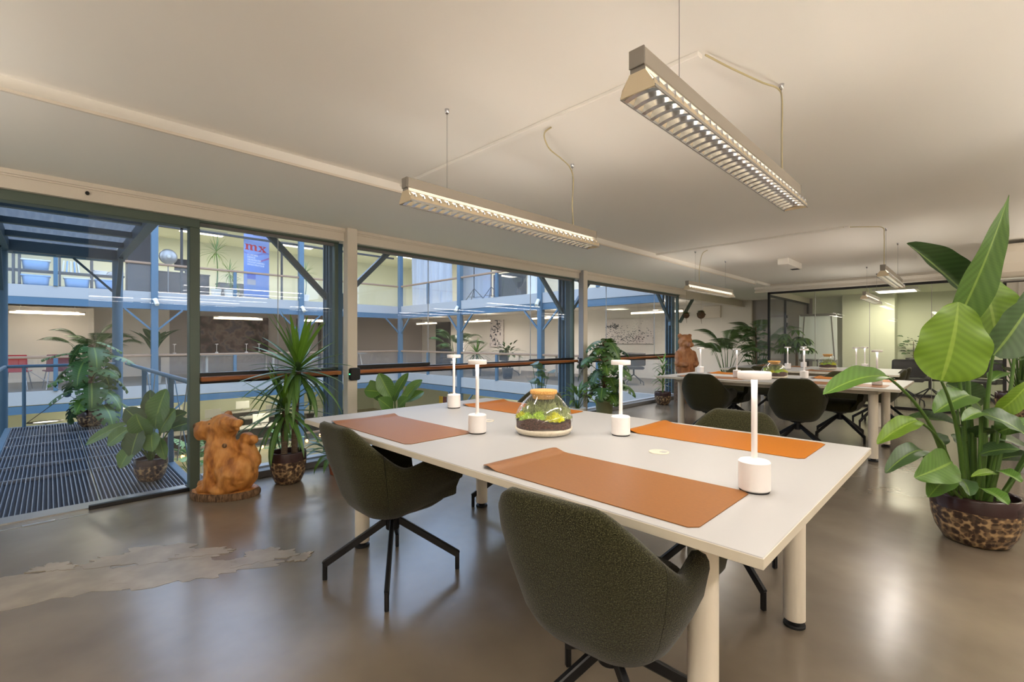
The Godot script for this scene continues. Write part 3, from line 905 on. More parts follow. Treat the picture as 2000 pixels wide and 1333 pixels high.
var chair0: Node3D
func make_chair(label: String) -> Node3D:
	var t := thing("boucle_armchair", label, "chair")
	part("backrest", chair_part(-0.27, 0.27, 32), M.fabric, t)
	part("armrest", chair_part(-0.68, -0.2715, 22), M.fabric, t)
	part("armrest", chair_part(0.2715, 0.68, 22), M.fabric, t)
	part("seat", MB.new().lathe([Vector2(0, 0.345), Vector2(0.17, 0.347), Vector2(0.205, 0.37), Vector2(0.218, 0.42), Vector2(0.215, 0.455), Vector2(0.195, 0.475), Vector2(0.0, 0.482)], 36, Vector3(0.045, 0, 0), 3.0, 1.05, 0.86).done(), M.fabric, t)
	var b := part("base", MB.new().cyl(Vector3.ZERO, 0.034, 0.235, 0.34, 20, 0.004).cyl(Vector3.ZERO, 0.07, 0.315, 0.345, 20, 0.004).done(), M.black_metal, t)
	b.rotation.y = deg_to_rad(10)
	for k in 4:
		var f := TAU * (k + 0.5) / 4
		var dv := Vector3(cos(f), 0, sin(f))
		var m := MB.new()
		m.smooth(false)
		m.bar(dv * 0.025 + Vector3(0, 0.282, 0), dv * 0.333 + Vector3(0, 0.078, 0), 0.022, 0.034, Vector3.UP, 0.004)
		m.bar(dv * 0.327 + Vector3(0, 0.088, 0), dv * 0.327 + Vector3(0, 0.0, 0), 0.02, 0.022, dv, 0.004)
		part("leg", m.done(), M.black_metal, b)
	return t

func make_lamp(label: String) -> Node3D:
	var t := thing("table_lamp", label, "lamp")
	part("base", MB.new().cyl(Vector3.ZERO, 0.044, 0.004, 0.092, 36, 0.004).done(), M.lamp_white, t)
	part("rubber_foot", MB.new().cyl(Vector3.ZERO, 0.041, 0.0, 0.004, 28).done(), M.rubber, t)
	part("stem", MB.new().cyl(Vector3.ZERO, 0.0085, 0.09, 0.35, 16).lathe([Vector2(0.014, 0.092), Vector2(0.0085, 0.1)], 16).done(), M.lamp_white, t)
	part("shade", MB.new().lathe([Vector2(0.038, 0.336), Vector2(0.045, 0.336), Vector2(0.046, 0.338), Vector2(0.046, 0.355), Vector2(0.044, 0.358), Vector2(0.0, 0.359)], 36).done(), M.lamp_white, t)
	part("diffuser_light", MB.new().lathe([Vector2(0.0, 0.3365), Vector2(0.04, 0.3365)], 28).done(), M.lamp_glow, t)
	return t

func make_table(label: String, at: Vector3, la: float, lb: float, square := false) -> Node3D:
	var t := thing("work_table", label, "table", at)
	part("tabletop", MB.new().rb(-la / 2, la / 2, 0.716, 0.74, -lb / 2, lb / 2, 0.002).done(), M.white_laminate, t)
	part("edge_band", MB.new().rb(-la / 2 - 0.001, la / 2 + 0.001, 0.714, 0.738, -lb / 2 - 0.001, lb / 2 + 0.001, 0.001).done(), M.white_edge, t)
	var ia := la / 2 - 0.19
	var ib := lb / 2 - 0.2
	part("frame", MB.new().rb(-ia, ia, 0.665, 0.714, -ib - 0.02, -ib + 0.02).rb(-ia, ia, 0.665, 0.714, ib - 0.02, ib + 0.02).rb(-ia - 0.02, -ia + 0.02, 0.665, 0.714, -ib, ib).rb(ia - 0.02, ia + 0.02, 0.665, 0.714, -ib, ib).done(), M.white_edge, t)
	for sa in [-1.0, 1.0]:
		for sb in [-1.0, 1.0]:
			var la_ := la / 2 - 0.24
			var lb_ := lb / 2 - 0.225
			if square:
				part("leg", MB.new().rb(sa * la_ - 0.03, sa * la_ + 0.03, 0.0, 0.714, sb * lb_ - 0.03, sb * lb_ + 0.03, 0.004).done(), M.white_leg, t)
			else:
				var l := part("leg", MB.new().cyl(P(sa * la_, 0, sb * lb_), 0.041, 0.03, 0.714, 36, 0.002).done(), M.white_leg, t)
				part("foot", MB.new().cyl(P(sa * la_, 0, sb * lb_), 0.041, 0.0, 0.012, 28, 0.002).cyl(P(sa * la_, 0, sb * lb_), 0.022, 0.01, 0.031, 20).done(), M.rubber, l)
	for sb in [-0.62, 0.42]:
		var g := part("cable_port", MB.new().lathe([Vector2(0.04, 0.739), Vector2(0.04, 0.7425), Vector2(0.037, 0.7435), Vector2(0.0, 0.7435)], 32, P(0.0, 0, sb)).done(), M.white_edge, t)
		part("port_lid", MB.new().prism(PackedVector2Array([Vector2(-0.012, -0.03), Vector2(0.016, -0.03), Vector2(0.016, -0.008), Vector2(-0.012, -0.008)]), 0.7435, 0.7445, Transform3D(Basis(Vector3.RIGHT, -PI / 2), P(0, 0, sb))).done(), M.white_laminate, g)
	return t

func make_mat(la: float, lb: float, curl: float) -> ArrayMesh:
	# a sheet 2 mm thick, rounded corners, one end curling up a little
	var top := []
	var bot := []
	var nl := 40
	var nw := 10
	for i in nl + 1:
		var u := float(i) / nl
		var b := (u - 0.5) * lb
		var rt := []
		var rbm := []
		var e := minf(u, 1.0 - u) * lb
		var hw := la / 2
		if e < 0.02:
			hw -= 0.02 - sqrt(maxf(0.0, 0.0004 - pow(0.02 - e, 2)))
		for j in nw + 1:
			var w := (float(j) / nw - 0.5) * 2.0
			var lift := 0.0
			if curl > 0.0:
				var z := (1.0 - u) * lb
				lift = curl * exp(-pow((z - 0.035) / 0.03, 2)) * (0.55 + 0.45 * absf(w))
			lift += 0.001 * maxf(0.0, absf(w) - 0.7)
			rt.append(P(w * hw, 0.0022 + lift, b))
			rbm.append(P(w * hw, 0.0002 + lift, b))
		top.append(rt)
		bot.append(rbm)
	var m := MB.new()
	m.grid(top)
	for r in bot:
		r.reverse()
	m.grid(bot)
	m.smooth(false)
	for i in nl:
		m.quad_to(top[i][0], top[i + 1][0], bot[i + 1][nw], bot[i][nw], Vector3.LEFT)
		m.quad_to(top[i][nw], top[i + 1][nw], bot[i + 1][0], bot[i][0], Vector3.RIGHT)
	for j in nw:
		m.quad_to(top[0][j], top[0][j + 1], bot[0][nw - j - 1], bot[0][nw - j], Vector3.BACK)
		m.quad_to(top[nl][j], top[nl][j + 1], bot[nl][nw - j - 1], bot[nl][nw - j], Vector3.FORWARD)
	return m.done()

func clump(r: float, h: float, sd: int, spikes := 0) -> ArrayMesh:
	var g := RandomNumberGenerator.new()
	g.seed = sd
	var n := FastNoiseLite.new()
	n.seed = sd
	n.frequency = 0.9
	n.fractal_octaves = 3
	var m := MB.new()
	var rows := []
	for i in 12:
		var row := []
		for j in 37:
			var th := PI / 2 * i / 11.0
			var f := TAU * (j % 36) / 36.0
			var dv := Vector3(cos(th) * cos(f), sin(th), cos(th) * sin(f))
			var k := 0.92 + 0.55 * n.get_noise_3dv(dv * 3.0) + 0.3 * (g.randf() - 0.5)
			row.append(Vector3(dv.x * r * k, dv.y * h * k, dv.z * r * k))
		row[36] = row[0]
		rows.append(row)
	rows.reverse()
	m.grid(rows)
	for s in spikes:
		var f := g.randf() * TAU
		var e := Vector3(cos(f), 0, sin(f)) * g.randf() * r
		var up := Vector3(g.randf() - 0.5, 1.2, g.randf() - 0.5).normalized()
		var p0 := e + Vector3(0, h * (0.75 - 0.6 * e.length() / r), 0)
		m.tube([p0, p0 + up * (h * (0.35 + g.randf() * 0.6))], [0.0025, 0.0008], 4, false)
	return m.done()

func make_terrarium(label: String, tall := false) -> Node3D:
	var t := thing("terrarium", label, "terrarium")
	var outer := [Vector2(0.0, 0.002), Vector2(0.125, 0.002), Vector2(0.137, 0.008), Vector2(0.145, 0.03), Vector2(0.146, 0.055), Vector2(0.140, 0.085), Vector2(0.126, 0.118), Vector2(0.106, 0.147), Vector2(0.086, 0.168), Vector2(0.07, 0.182), Vector2(0.064, 0.19), Vector2(0.066, 0.2)]
	if tall:
		outer = [Vector2(0.0, 0.002), Vector2(0.09, 0.002), Vector2(0.105, 0.01), Vector2(0.128, 0.05), Vector2(0.134, 0.09), Vector2(0.126, 0.14), Vector2(0.105, 0.18), Vector2(0.075, 0.205), Vector2(0.066, 0.215), Vector2(0.066, 0.23)]
	part("glass_bowl", MB.new().lathe(outer, 56).done(), M.glass_jar, t)
	var ly := 0.168 if not tall else 0.2
	var lid := part("cork_lid", MB.new().lathe([Vector2(0, ly), Vector2(0.053, ly), Vector2(0.059, ly + 0.024), Vector2(0.0655, ly + 0.0245), Vector2(0.0665, ly + 0.028), Vector2(0.0665, ly + 0.039), Vector2(0.064, ly + 0.042), Vector2(0, ly + 0.042)], 40).done(), M.cork, t)
	lid.rotation.y = 0.4
	var k := 1.0 if not tall else 0.85
	part("gravel", MB.new().lathe([Vector2(0, 0.004), Vector2(0.13 * k, 0.006), Vector2(0.139 * k, 0.02), Vector2(0.14 * k, 0.03), Vector2(0.0, 0.034)], 48).done(), M.gravel, t)
	var rows := []
	for i in 2:
		var row := []
		for j in 49:
			var f := TAU * (j % 48) / 48.0
			var rr := 0.134 * k
			var y := 0.026 + 0.012 * (0.5 + 0.5 * sin(f * 3 + 1)) if i == 0 else 0.068 + 0.012 * sin(f * 2 + 2) + 0.006 * sin(f * 5)
			row.append(Vector3(rr * cos(f), y, rr * sin(f)))
		rows.append(row)
	var sm := MB.new()
	sm.grid(rows)
	sm.smooth(false)
	for j in 48:
		sm.tri_to(Vector3(0, 0.085, 0), rows[1][j], rows[1][j + 1], Vector3.UP)
	part("soil", sm.done(), M.peat, t)
	for q in [[-0.03, 0.078, 0.092, 0.046, 0.03, "moss", 70], [-0.1, 0.078, -0.02, 0.034, 0.026, "moss_lime", 40], [-0.075, 0.08, 0.035, 0.034, 0.034, "moss_lime", 40], [-0.08, 0.08, -0.07, 0.03, 0.024, "moss", 40], [0.0, 0.078, 0.01, 0.075, 0.07, "moss_dark", 60], [0.05, 0.08, 0.07, 0.05, 0.055, "moss_dark", 44], [-0.03, 0.08, -0.06, 0.055, 0.06, "moss_dark", 44], [0.07, 0.08, -0.04, 0.05, 0.045, "moss_lime", 30]]:
		var c := part("moss", clump(q[3] * k, q[4], int(q[0] * 1000) + 400, q[6]), M[q[5]], t)
		c.position = Vector3(q[0] * k, q[1] - 0.006, q[2] * k)
	part("twig", MB.new().tube([Vector3(0.05, 0.08, -0.03), Vector3(0.07, 0.12, -0.045), Vector3(0.085, 0.125, -0.07)], [0.006, 0.005, 0.003], 7).tube([Vector3(0.066, 0.112, -0.04), Vector3(0.06, 0.135, -0.02)], [0.004, 0.002], 6).done(), M.stalk_brown, t)
	var gr := MB.new()
	var g := RandomNumberGenerator.new()
	g.seed = 77
	for i in 34:
		var f := g.randf() * TAU
		var c := Vector3(cos(f), 0, sin(f)) * (0.07 * k * g.randf()) + Vector3(-0.01, 0.1, 0.02)
		var up := Vector3(g.randf() - 0.5, 0.9, g.randf() - 0.5).normalized() * (0.035 + 0.035 * g.randf())
		gr.tube([c, c + up * 0.6, c + up + Vector3(up.x, -0.002, up.z) * 0.3], [0.0022, 0.0016, 0.0006], 4, false)
	part("fern_tuft", gr.done(), M.moss_dark, t)
	return t

func build_tables() -> void:
	make_table("long white work table in the foreground on round white legs", P(1.747, 0, 1.526), 1.4, 2.43)
	make_table("white work table in the middle, with two dark armchairs seen from behind", P(6.22, 0, 1.7), 1.38, 2.42)
	make_table("farthest white work table just in front of the glass partition", P(8.75, 0, 1.86), 1.7, 2.3, true)
	# chairs: centre a, b, facing in degrees, label
	var g1 := "armchairs round the near table"
	var g2 := "armchairs round the middle table"
	var g3 := "armchairs round the far table"
	var chairs := [
		[1.18, 0.77, 5, "dark green boucle armchair nearest the viewer, back turned, at the front of the near table", g1],
		[1.24, 2.1, 0, "dark green boucle armchair at the left end of the near table, seen side-on", g1],
		[2.42, 0.93, 180, "green boucle armchair tucked in behind the orange mat on the right of the near table", g1],
		[2.42, 2.36, 180, "green boucle armchair glimpsed behind the terrarium of the near table", g1],
		[5.72, 2.32, 4, "dark green armchair seen from behind at the middle table, nearer the bear carving", g2],
		[5.72, 1.36, 8, "dark green armchair seen from behind at the middle table, beside the big drooping leaf", g2],
		[6.82, 2.4, 180, "green armchair facing us across the middle table, below the palms", g2],
		[6.82, 1.17, 180, "green armchair facing us across the middle table, half hidden by the drooping leaf", g2],
		[8.08, 2.32, 0, "green armchair at the far table, its curved top just behind the middle terrarium", g3],
		[8.2, 0.98, 98, "nearer of two pale green armchairs at the right end of the far table", g3],
		[8.85, 0.98, 92, "farther of two pale green armchairs at the right end of the far table", g3],
	]
	for c in chairs:
		var at := P(c[0], 0, c[1])
		if chair0 == null:
			chair0 = make_chair(c[3])
			chair0.position = at
			chair0.rotation.y = deg_to_rad(c[2])
			chair0.set_meta("group", c[4])
		else:
			dup(chair0, at, deg_to_rad(c[2]), c[3], c[4])
	# lamps
	var lamps := [
		[1.93, 2.483, "white table lamp at the far left of the near table, against the window"],
		[1.483, 1.723, "white table lamp left of the terrarium, at the corner of the left tan mat"],
		[1.936, 1.2, "white table lamp right of the terrarium beside the round cable cover"],
		[1.5, 0.47, "largest white table lamp, at the right front of the near table"],
		[6.45, 2.72, "white table lamp beside the bear carving, on the middle table"],
		[6.0, 2.08, "white table lamp on the middle table in front of the palm, left of its terrarium"],
		[6.4, 1.45, "white table lamp on the middle table, right of its terrarium"],
		[5.98, 0.71, "white table lamp at the right end of the middle table behind the drooping leaf"],
		[8.35, 2.12, "white table lamp at the left front of the far table"],
		[9.05, 2.06, "white table lamp at the left back of the far table"],
		[8.4, 1.24, "white table lamp at the right front of the far table"],
		[9.0, 1.22, "white table lamp at the right back of the far table"],
	]
	var l0: Node3D
	for q in lamps:
		var at := P(q[0], 0.7402, q[1])
		if l0 == null:
			l0 = make_lamp(q[2])
			l0.position = at
			l0.set_meta("group", "white table lamps")
		else:
			dup(l0, at, 0.0, q[2], "white table lamps")
		area_light(at + Vector3(0, 0.334, 0), Vector3.DOWN, Vector2(0.06, 0.06), TABLE_LIGHT, 0.012)
	# terrariums
	var t0 := make_terrarium("glass terrarium bowl with a cork lid on the near table")
	t0.position = P(1.72, 0.7402, 1.5)
	dup(t0, P(6.2, 0.7402, 1.72), 0.8, "glass terrarium bowl with a cork lid on the middle table")
	var t2 := make_terrarium("rounder glass terrarium jar with a cork lid on the far table", true)
	t2.position = P(8.75, 0.7402, 1.66)
	# leather mats
	var mesh_curl := make_mat(0.38, 0.78, 0.012)
	var mats := [
		[1.278, 0.86, "tan", "tan leather desk mat at the front of the near table behind the nearest armchair"],
		[1.285, 2.125, "tan", "tan leather desk mat at the left end of the near table"],
		[2.21, 0.85, "amber", "orange leather desk mat along the right side of the near table"],
		[2.225, 2.15, "amber", "orange-brown leather desk mat behind the terrarium on the near table"],
		[5.83, 2.3, "tan", "tan leather desk mat on the middle table behind the armchair by the bear"],
		[5.83, 1.0, "tan", "tan leather desk mat on the middle table behind the drooping leaf"],
		[6.66, 2.26, "amber", "orange leather desk mat on the far side of the middle table, left"],
		[6.66, 1.02, "amber", "orange leather desk mat on the far side of the middle table, right"],
		[8.2, 1.45, "tan", "pale tan leather desk mat at the right front of the far table"],
		[9.3, 2.45, "tan", "brown leather desk mat at the left back of the far table"],
	]
	for q in mats:
		solo("desk_mat", mesh_curl, M[q[2]], q[3], "desk mat", "leather desk mats", Transform3D(Basis(), P(q[0], 0.7402, q[1])))

# ------------------------------------------------------------------ hanging lamps
func make_pendant(label: String, ln: float) -> Node3D:
	var t := thing("pendant_light", label, "pendant lamp")
	var h := ln / 2
	part("housing", MB.new().rb(-h, h, 1.9, 1.948, -0.022, 0.022, 0.003).done(), M.housing, t)
	for s in [-1.0, 1.0]:
		part("end_cap", MB.new().rb(s * h, s * (h + 0.006), 1.9, 1.948, -0.022, 0.022, 0.001).rb(s * (h - 0.004), s * h, 1.868, 1.9, -0.021, 0.021).done(), M.housing_end, t)
	part("tube_light", MB.new().rb(-h + 0.012, h - 0.012, 1.876, 1.892, -0.013, 0.013, 0.003).done(), M.strip_glow, t)
	part("baffle", MB.new().rb(-h + 0.005, h - 0.005, 1.8685, 1.8705, -0.011, 0.011).done(), M.alu, t)
	# reflector sides: curved sheets with a row of triangular cut-outs
	var cells := 32
	var pitch := ln / cells
	for s in [-1.0, 1.0]:
		var m := MB.new()
		m.smooth(false)
		var f := func(x: float, v: float) -> Vector3:
			# v from 0 (top) to 1 (bottom)
			return P(x, lerpf(1.886, 1.838, v), s * (0.024 + 0.026 * sin(v * PI / 2)))
		for i in cells:
			var x0 := -h + i * pitch
			var x1 := x0 + pitch
			var vs := [0.0, 0.16, 0.5, 1.0]
			var o: Vector3 = P(0, 0.5, s)
			m.quad_to(f.call(x0, 0.0), f.call(x1, 0.0), f.call(x1, 0.16), f.call(x0, 0.16), o)
			m.quad_to(f.call(x0, 0.62), f.call(x1, 0.62), f.call(x1, 1.0), f.call(x0, 1.0), o)
			var p := x0 + pitch * 0.25
			var q := x0 + pitch * 0.75
			m.quad_to(f.call(x0, 0.16), f.call(p, 0.16), f.call(q - 0.004, 0.62), f.call(x0, 0.62), o)
			m.quad_to(f.call(q, 0.16), f.call(x1, 0.16), f.call(x1, 0.62), f.call(q, 0.62), o)
			m.tri_to(f.call(q - 0.004, 0.62), f.call(q, 0.62), f.call(q, 0.6), o)
		part("reflector", m.done(), M.reflector, t)
		part("rim", MB.new().rb(-h, h, 1.832, 1.84, s * 0.048, s * 0.051).done(), M.alu, t)
	for s in [-1.0, 1.0]:
		var o := PackedVector2Array([Vector2(-0.022, 1.888), Vector2(0.022, 1.888), Vector2(0.034, 1.868), Vector2(0.046, 1.848), Vector2(0.05, 1.834), Vector2(-0.05, 1.834), Vector2(-0.046, 1.848), Vector2(-0.034, 1.868)])
		part("end_plate", MB.new().prism(o, -0.002, 0.002, Transform3D(Basis(Vector3.UP, PI / 2), Vector3(s * h, 0, 0))).done(), M.reflector, t)
	# louvre: curved cross blades of bright metal
	var bm := MB.new()
	var rows := []
	for i in 9:
		var row := []
		for j in 13:
			var v := float(i) / 8 * 2.0 - 1.0
			var z := (float(j) / 12 - 0.5) * 0.096
			var dip := 0.008 * (1.0 - pow(z / 0.048, 2))
			row.append(Vector3((0.0015 + 0.007 * pow(absf(v - 1.0) / 2.0, 2.0)) * (1.0 if i % 1 == 0 else 1.0), lerpf(1.835 + dip, 1.868, (v + 1.0) / 2.0), z))
		rows.append(row)
	bm.grid(rows)
	var rows2 := []
	for r in rows:
		var row := []
		for q in r:
			row.append(Vector3(-q.x, q.y, q.z))
		row.reverse()
		rows2.append(row)
	bm.grid(rows2)
	bm.smooth(false)
	for j in 12:
		bm.quad_to(rows[0][j], rows[0][j + 1], rows2[0][11 - j], rows2[0][12 - j], Vector3.DOWN)
	var blade := bm.done()
	for i in cells:
		part("louvre_blade", blade, M.louvre, t, Transform3D(Basis(), Vector3(-h + (i + 0.5) * pitch, 0, 0)))
	for s in [-1.0, 1.0]:
		var w := part("suspension_wire", MB.new().tube([P(s * (h - 0.24), 1.945, 0), P(s * (h - 0.24), 2.35, 0)], 0.0012, 6).done(), M.wire, t)
		part("ceiling_cup", MB.new().lathe([Vector2(0.004, 2.325), Vector2(0.009, 2.33), Vector2(0.011, 2.345), Vector2(0.012, 2.35)], 16, P(s * (h - 0.24), 0, 0)).done(), M.chrome, w)
	return t

func pendant_lights(at: Vector3, ln: float) -> void:
	area_light(at + Vector3(0, 1.828, 0), Vector3.DOWN, Vector2(ln - 0.05, 0.085), WARM, 0.6)
	for s in [-1.0, 1.0]:
		area_light(at + P(0, 1.889, 0.045 * s), P(0, 0.4, s), Vector2(ln - 0.05, 0.012), WARM, 0.085)

func build_pendants() -> void:
	var lm := [
		[1.92, 1.87, "long louvred pendant lamp hanging left of the centre, over the back of the near table"],
		[1.83, 0.62, "largest louvred pendant lamp at the upper right, over the front of the near table"],
		[6.42, 2.56, "small distant louvred pendant lamp over the left end of the middle table"],
		[6.6, 0.65, "distant louvred pendant lamp over the right end of the middle table, near the big plant"],
		[9.55, 1.2, "farthest louvred pendant lamp, close against the glass partition"],
		[-1.15, 0.62, "louvred pendant lamp behind the viewer, the middle one"],
		[-1.15, -0.9, "louvred pendant lamp behind the viewer on the wall side"],
		[0.25, -0.85, "louvred pendant lamp just beside the viewer's right shoulder"],
		[1.8, -0.85, "louvred pendant lamp to the right of the viewer"],
		[4.2, -0.95, "louvred pendant lamp beyond the right edge, between the others there"],
		[6.8, -1.1, "louvred pendant lamp beyond the right edge, behind the big plant"],
	]
	var p0: Node3D
	for q in lm:
		if p0 == null:
			p0 = make_pendant(q[2], 1.5)
			p0.position = P(q[0], 0, q[1])
			p0.set_meta("group", "louvred pendant lamps")
		else:
			dup(p0, P(q[0], 0, q[1]), 0.0, q[2], "louvred pendant lamps")
		pendant_lights(P(q[0], 0, q[1]), 1.5)
	# uplighters standing in the part of the room outside the picture
	for q in [[-1.3, 2.7, "tall uplighter behind the viewer by the sliding door"], [-1.0, -0.75, "tall uplighter behind the viewer on the wall side"], [3.0, -1.5, "tall uplighter right of the viewer, outside the picture"], [7.6, -1.9, "tall uplighter outside the picture behind the big plant"]]:
		uplighter("uplighter", q[2], P(q[0], 0, q[1]), 1.55)
		area_light(P(q[0], 1.62, q[1]), Vector3.UP, Vector2(0.4, 0.26), WARM, 2.2 if q[0] == -1.0 else (0.9 if q[0] == -1.3 else 1.4))
	# power leads from the ceiling duct
	var leads := [
		[[[1.92, 2.345, 1.62], [1.93, 2.33, 1.68], [2.02, 2.29, 1.72], [2.2, 2.3, 1.78], [2.38, 2.31, 1.85], [2.44, 2.25, 1.87], [2.43, 2.1, 1.87], [2.44, 1.95, 1.87]], "beige power lead curling down to the pendant lamp left of the centre"],
		[[[1.85, 2.33, 0.76], [2.0, 2.325, 0.72], [2.2, 2.32, 0.66], [2.33, 2.33, 0.63], [2.35, 2.28, 0.62], [2.345, 2.1, 0.62], [2.35, 1.95, 0.62]], "beige power lead running down to the largest pendant lamp"],
		[[[5.9, 2.34, 2.4], [6.0, 2.33, 2.5], [6.05, 2.25, 2.55], [6.03, 2.1, 2.56], [6.04, 1.95, 2.56]], "thin power lead of the pendant lamp over the middle table, left"],
		[[[5.7, 2.345, 0.95], [5.85, 2.34, 0.75], [5.93, 2.33, 0.66], [5.95, 2.25, 0.65], [5.94, 1.95, 0.65]], "thin power lead of the pendant lamp over the middle table, right"],
	]
	for q in leads:
		var c := Curve3D.new()
		for p in q[0]:
			c.add_point(P(p[0], p[1], p[2]))
		var pts := []
		for i in 40:
			var tt: float = float(i) / 39.0 * (q[0].size() - 1)
			var k := mini(int(tt), q[0].size() - 2)
			var a: Vector3 = c.get_point_position(maxi(k - 1, 0))
			var b: Vector3 = c.get_point_position(k)
			var d: Vector3 = c.get_point_position(k + 1)
			var e: Vector3 = c.get_point_position(mini(k + 2, q[0].size() - 1))
			pts.append(b.cubic_interpolate(d, a, e, tt - k))
		solo("power_lead", MB.new().tube(pts, 0.004, 8).done(), M.cable, q[1], "cable")
	# surface ducts on the ceiling
	solo("ceiling_duct", MB.new().rb(1.83, 1.87, 2.33, 2.35, 0.78, 3.0, 0.003).done(), M.ceiling, "slim white cable duct across the ceiling between the two near pendant lamps", "cable duct")
	solo("ceiling_duct", MB.new().rb(5.7, 5.74, 2.33, 2.35, 0.9, 3.0, 0.003).done(), M.ceiling, "slim white cable duct across the ceiling over the middle table", "cable duct")
	var bx := thing("ceiling_box", "small white box fixed to the ceiling above the middle table", "box", P(7.6, 2.29, 1.9))
	part("casing", MB.new().rb(-0.35, 0.35, -0.03, 0.06, -0.07, 0.07, 0.008).done(), M.ceiling, bx)
	part("slot", MB.new().rb(0.2, 0.32, -0.034, -0.03, -0.05, 0.05).done(), M.dark_grey, bx)

func uplighter(called: String, label: String, at: Vector3, h: float) -> void:
	var t := thing(called, label, "lamp", at, 0.0, "tall uplighters")
	part("pole", MB.new().cyl(Vector3.ZERO, 0.02, 0.02, h + 0.02, 10).cyl(Vector3.ZERO, 0.16, 0.0, 0.025, 24).done(), M.dark_grey, t)
	part("shade", MB.new().lathe([Vector2(0.03, h), Vector2(0.26, h + 0.05), Vector2(0.26, h + 0.07), Vector2(0.0, h + 0.03)], 24, Vector3.ZERO, 2.0, 1.3, 0.8).done(), M.alu, t)
	part("diffuser_light", MB.new().lathe([Vector2(0.25, h + 0.055), Vector2(0.0, h + 0.062)], 24, Vector3.ZERO, 2.0, 1.25, 0.75).done(), M.panel_glow, t)

# ------------------------------------------------------------------ plants
# leaf along +x from its base, upper side +y
func leaf_mesh(ln: float, wd: float, kind: String, droop: float, fold: float, ripple := 0.0, nl := 14, nw := 3, sd := 1) -> ArrayMesh:
	var rows := []
	var skip := {}
	var x := 0.0
	var y := 0.0
	for i in nl + 1:
		var s := float(i) / nl
		var th := -droop * s
		if i:
			x += cos(th) * ln / nl
			y += sin(th) * ln / nl
		var w := 0.0
		match kind:
			"paddle":
				w = pow(sin(PI * pow(clampf(s * 0.985 + 0.012, 0, 1), 0.72)), 0.62)
			"oval":
				w = pow(sin(PI * clampf(s * 0.98 + 0.01, 0, 1)), 0.75)
			"lance":
				w = sin(PI * pow(clampf(s, 0.0, 1.0), 0.7))
			"spear":
				w = pow(sin(PI * pow(clampf(s * 0.99 + 0.01, 0, 1), 0.58)), 0.9)
			"strap":
				w = (0.55 + 0.45 * smoothstep(0.0, 0.35, s)) * pow(1.0 - s, 0.55)
			"heart":
				w = pow(sin(PI * pow(clampf(s * 0.97 + 0.03, 0, 1), 0.62)), 0.6)
		w = maxf(w, 0.012)
		var row := []
		for j in 2 * nw + 1:
			var q := float(j - nw) / nw
			var aq := absf(q)
			var lift := fold * aq * w * wd * 0.5 + ripple * sin(s * 17.0 + sd + q * 2.0) * aq * aq * wd * 0.5
			if kind == "heart":
				# the lobes reach back past the stalk and the tips of the cuts forward
				row.append(Vector3(x - (0.16 * (1.0 - s) * aq * aq * ln) + 0.10 * s * aq * ln * 0.0, y, 0) + Vector3(-sin(th) * lift, cos(th) * lift, 0) + Vector3(0, -0.25 * aq * aq * wd * 0.5, q * w * wd * 0.5))
			else:
				row.append(Vector3(x, y, q * w * wd * 0.5 * cos(fold * 0.5)) + Vector3(-sin(th) * lift, cos(th) * lift, 0))
		rows.append(row)
		if kind == "heart" and i < nl:
			for j in 2 * nw:
				var aq := absf(float(j) + 0.5 - nw) / nw
				if aq > 0.42 and s > 0.1 and s < 0.88 and fposmod(s * 5.5 - aq * 0.8 + 0.1 * sd, 1.0) < 0.3:
					skip[i * 1000 + j] = true
	return MB.new().grid(rows, true, skip).done()

func facing(dir: Vector3, up: Vector3) -> Basis:
	var x := dir.normalized()
	var z := x.cross(up).normalized()
	if z.length() < 0.5:
		z = x.cross(Vector3.RIGHT).normalized()
	return Basis(x, z.cross(x), z)

func polar(yaw: float, pitch: float) -> Vector3:
	return Vector3(cos(yaw) * cos(pitch), sin(pitch), -sin(yaw) * cos(pitch))

func bend(p0: Vector3, p1: Vector3, arch: Vector3, r0: float, r1: float, n := 10, sides := 7) -> MB:
	var pts := []
	var rad := []
	for i in n + 1:
		var t := float(i) / n
		pts.append(p0.lerp(p1, t) + arch * (4.0 * t * (1.0 - t)))
		rad.append(lerpf(r0, r1, t))
	return MB.new().tube(pts, rad, sides)

# glazed pot with a mottled belly and a dark band, parts of the plant
func glazed_pot(t: Node3D, r: float, h: float, body := "pot", band := "pot_glaze") -> void:
	var p := part("pot", MB.new().lathe([Vector2(0, 0.0), Vector2(r * 0.62, 0.0), Vector2(r * 0.72, 0.012), Vector2(r * 0.88, h * 0.25), Vector2(r * 0.97, h * 0.5), Vector2(r * 1.0, h * 0.72)], 48).done(), M[body], t)
	part("glaze_band", MB.new().lathe([Vector2(r * 1.0, h * 0.72), Vector2(r * 1.003, h * 0.8), Vector2(r * 0.985, h * 0.96), Vector2(r * 0.96, h), Vector2(r * 0.91, h), Vector2(r * 0.89, h * 0.96), Vector2(r * 0.88, h * 0.8)], 48).done(), M[band], p)
	part("soil", MB.new().lathe([Vector2(r * 0.89, h * 0.84), Vector2(r * 0.5, h * 0.86), Vector2(0, h * 0.87)], 32).done(), M.soil, p)

func simple_pot(t: Node3D, r: float, h: float, m: String) -> void:
	var p := part("pot", MB.new().lathe([Vector2(0, 0), Vector2(r * 0.75, 0), Vector2(r * 0.78, 0.008), Vector2(r * 0.97, h * 0.85), Vector2(r * 1.03, h * 0.86), Vector2(r * 1.04, h * 0.99), Vector2(r * 0.95, h), Vector2(r * 0.92, h * 0.85)], 36).done(), M[m], t)
	part("soil", MB.new().lathe([Vector2(r * 0.93, h * 0.86), Vector2(0, h * 0.88)], 24).done(), M.soil, p)

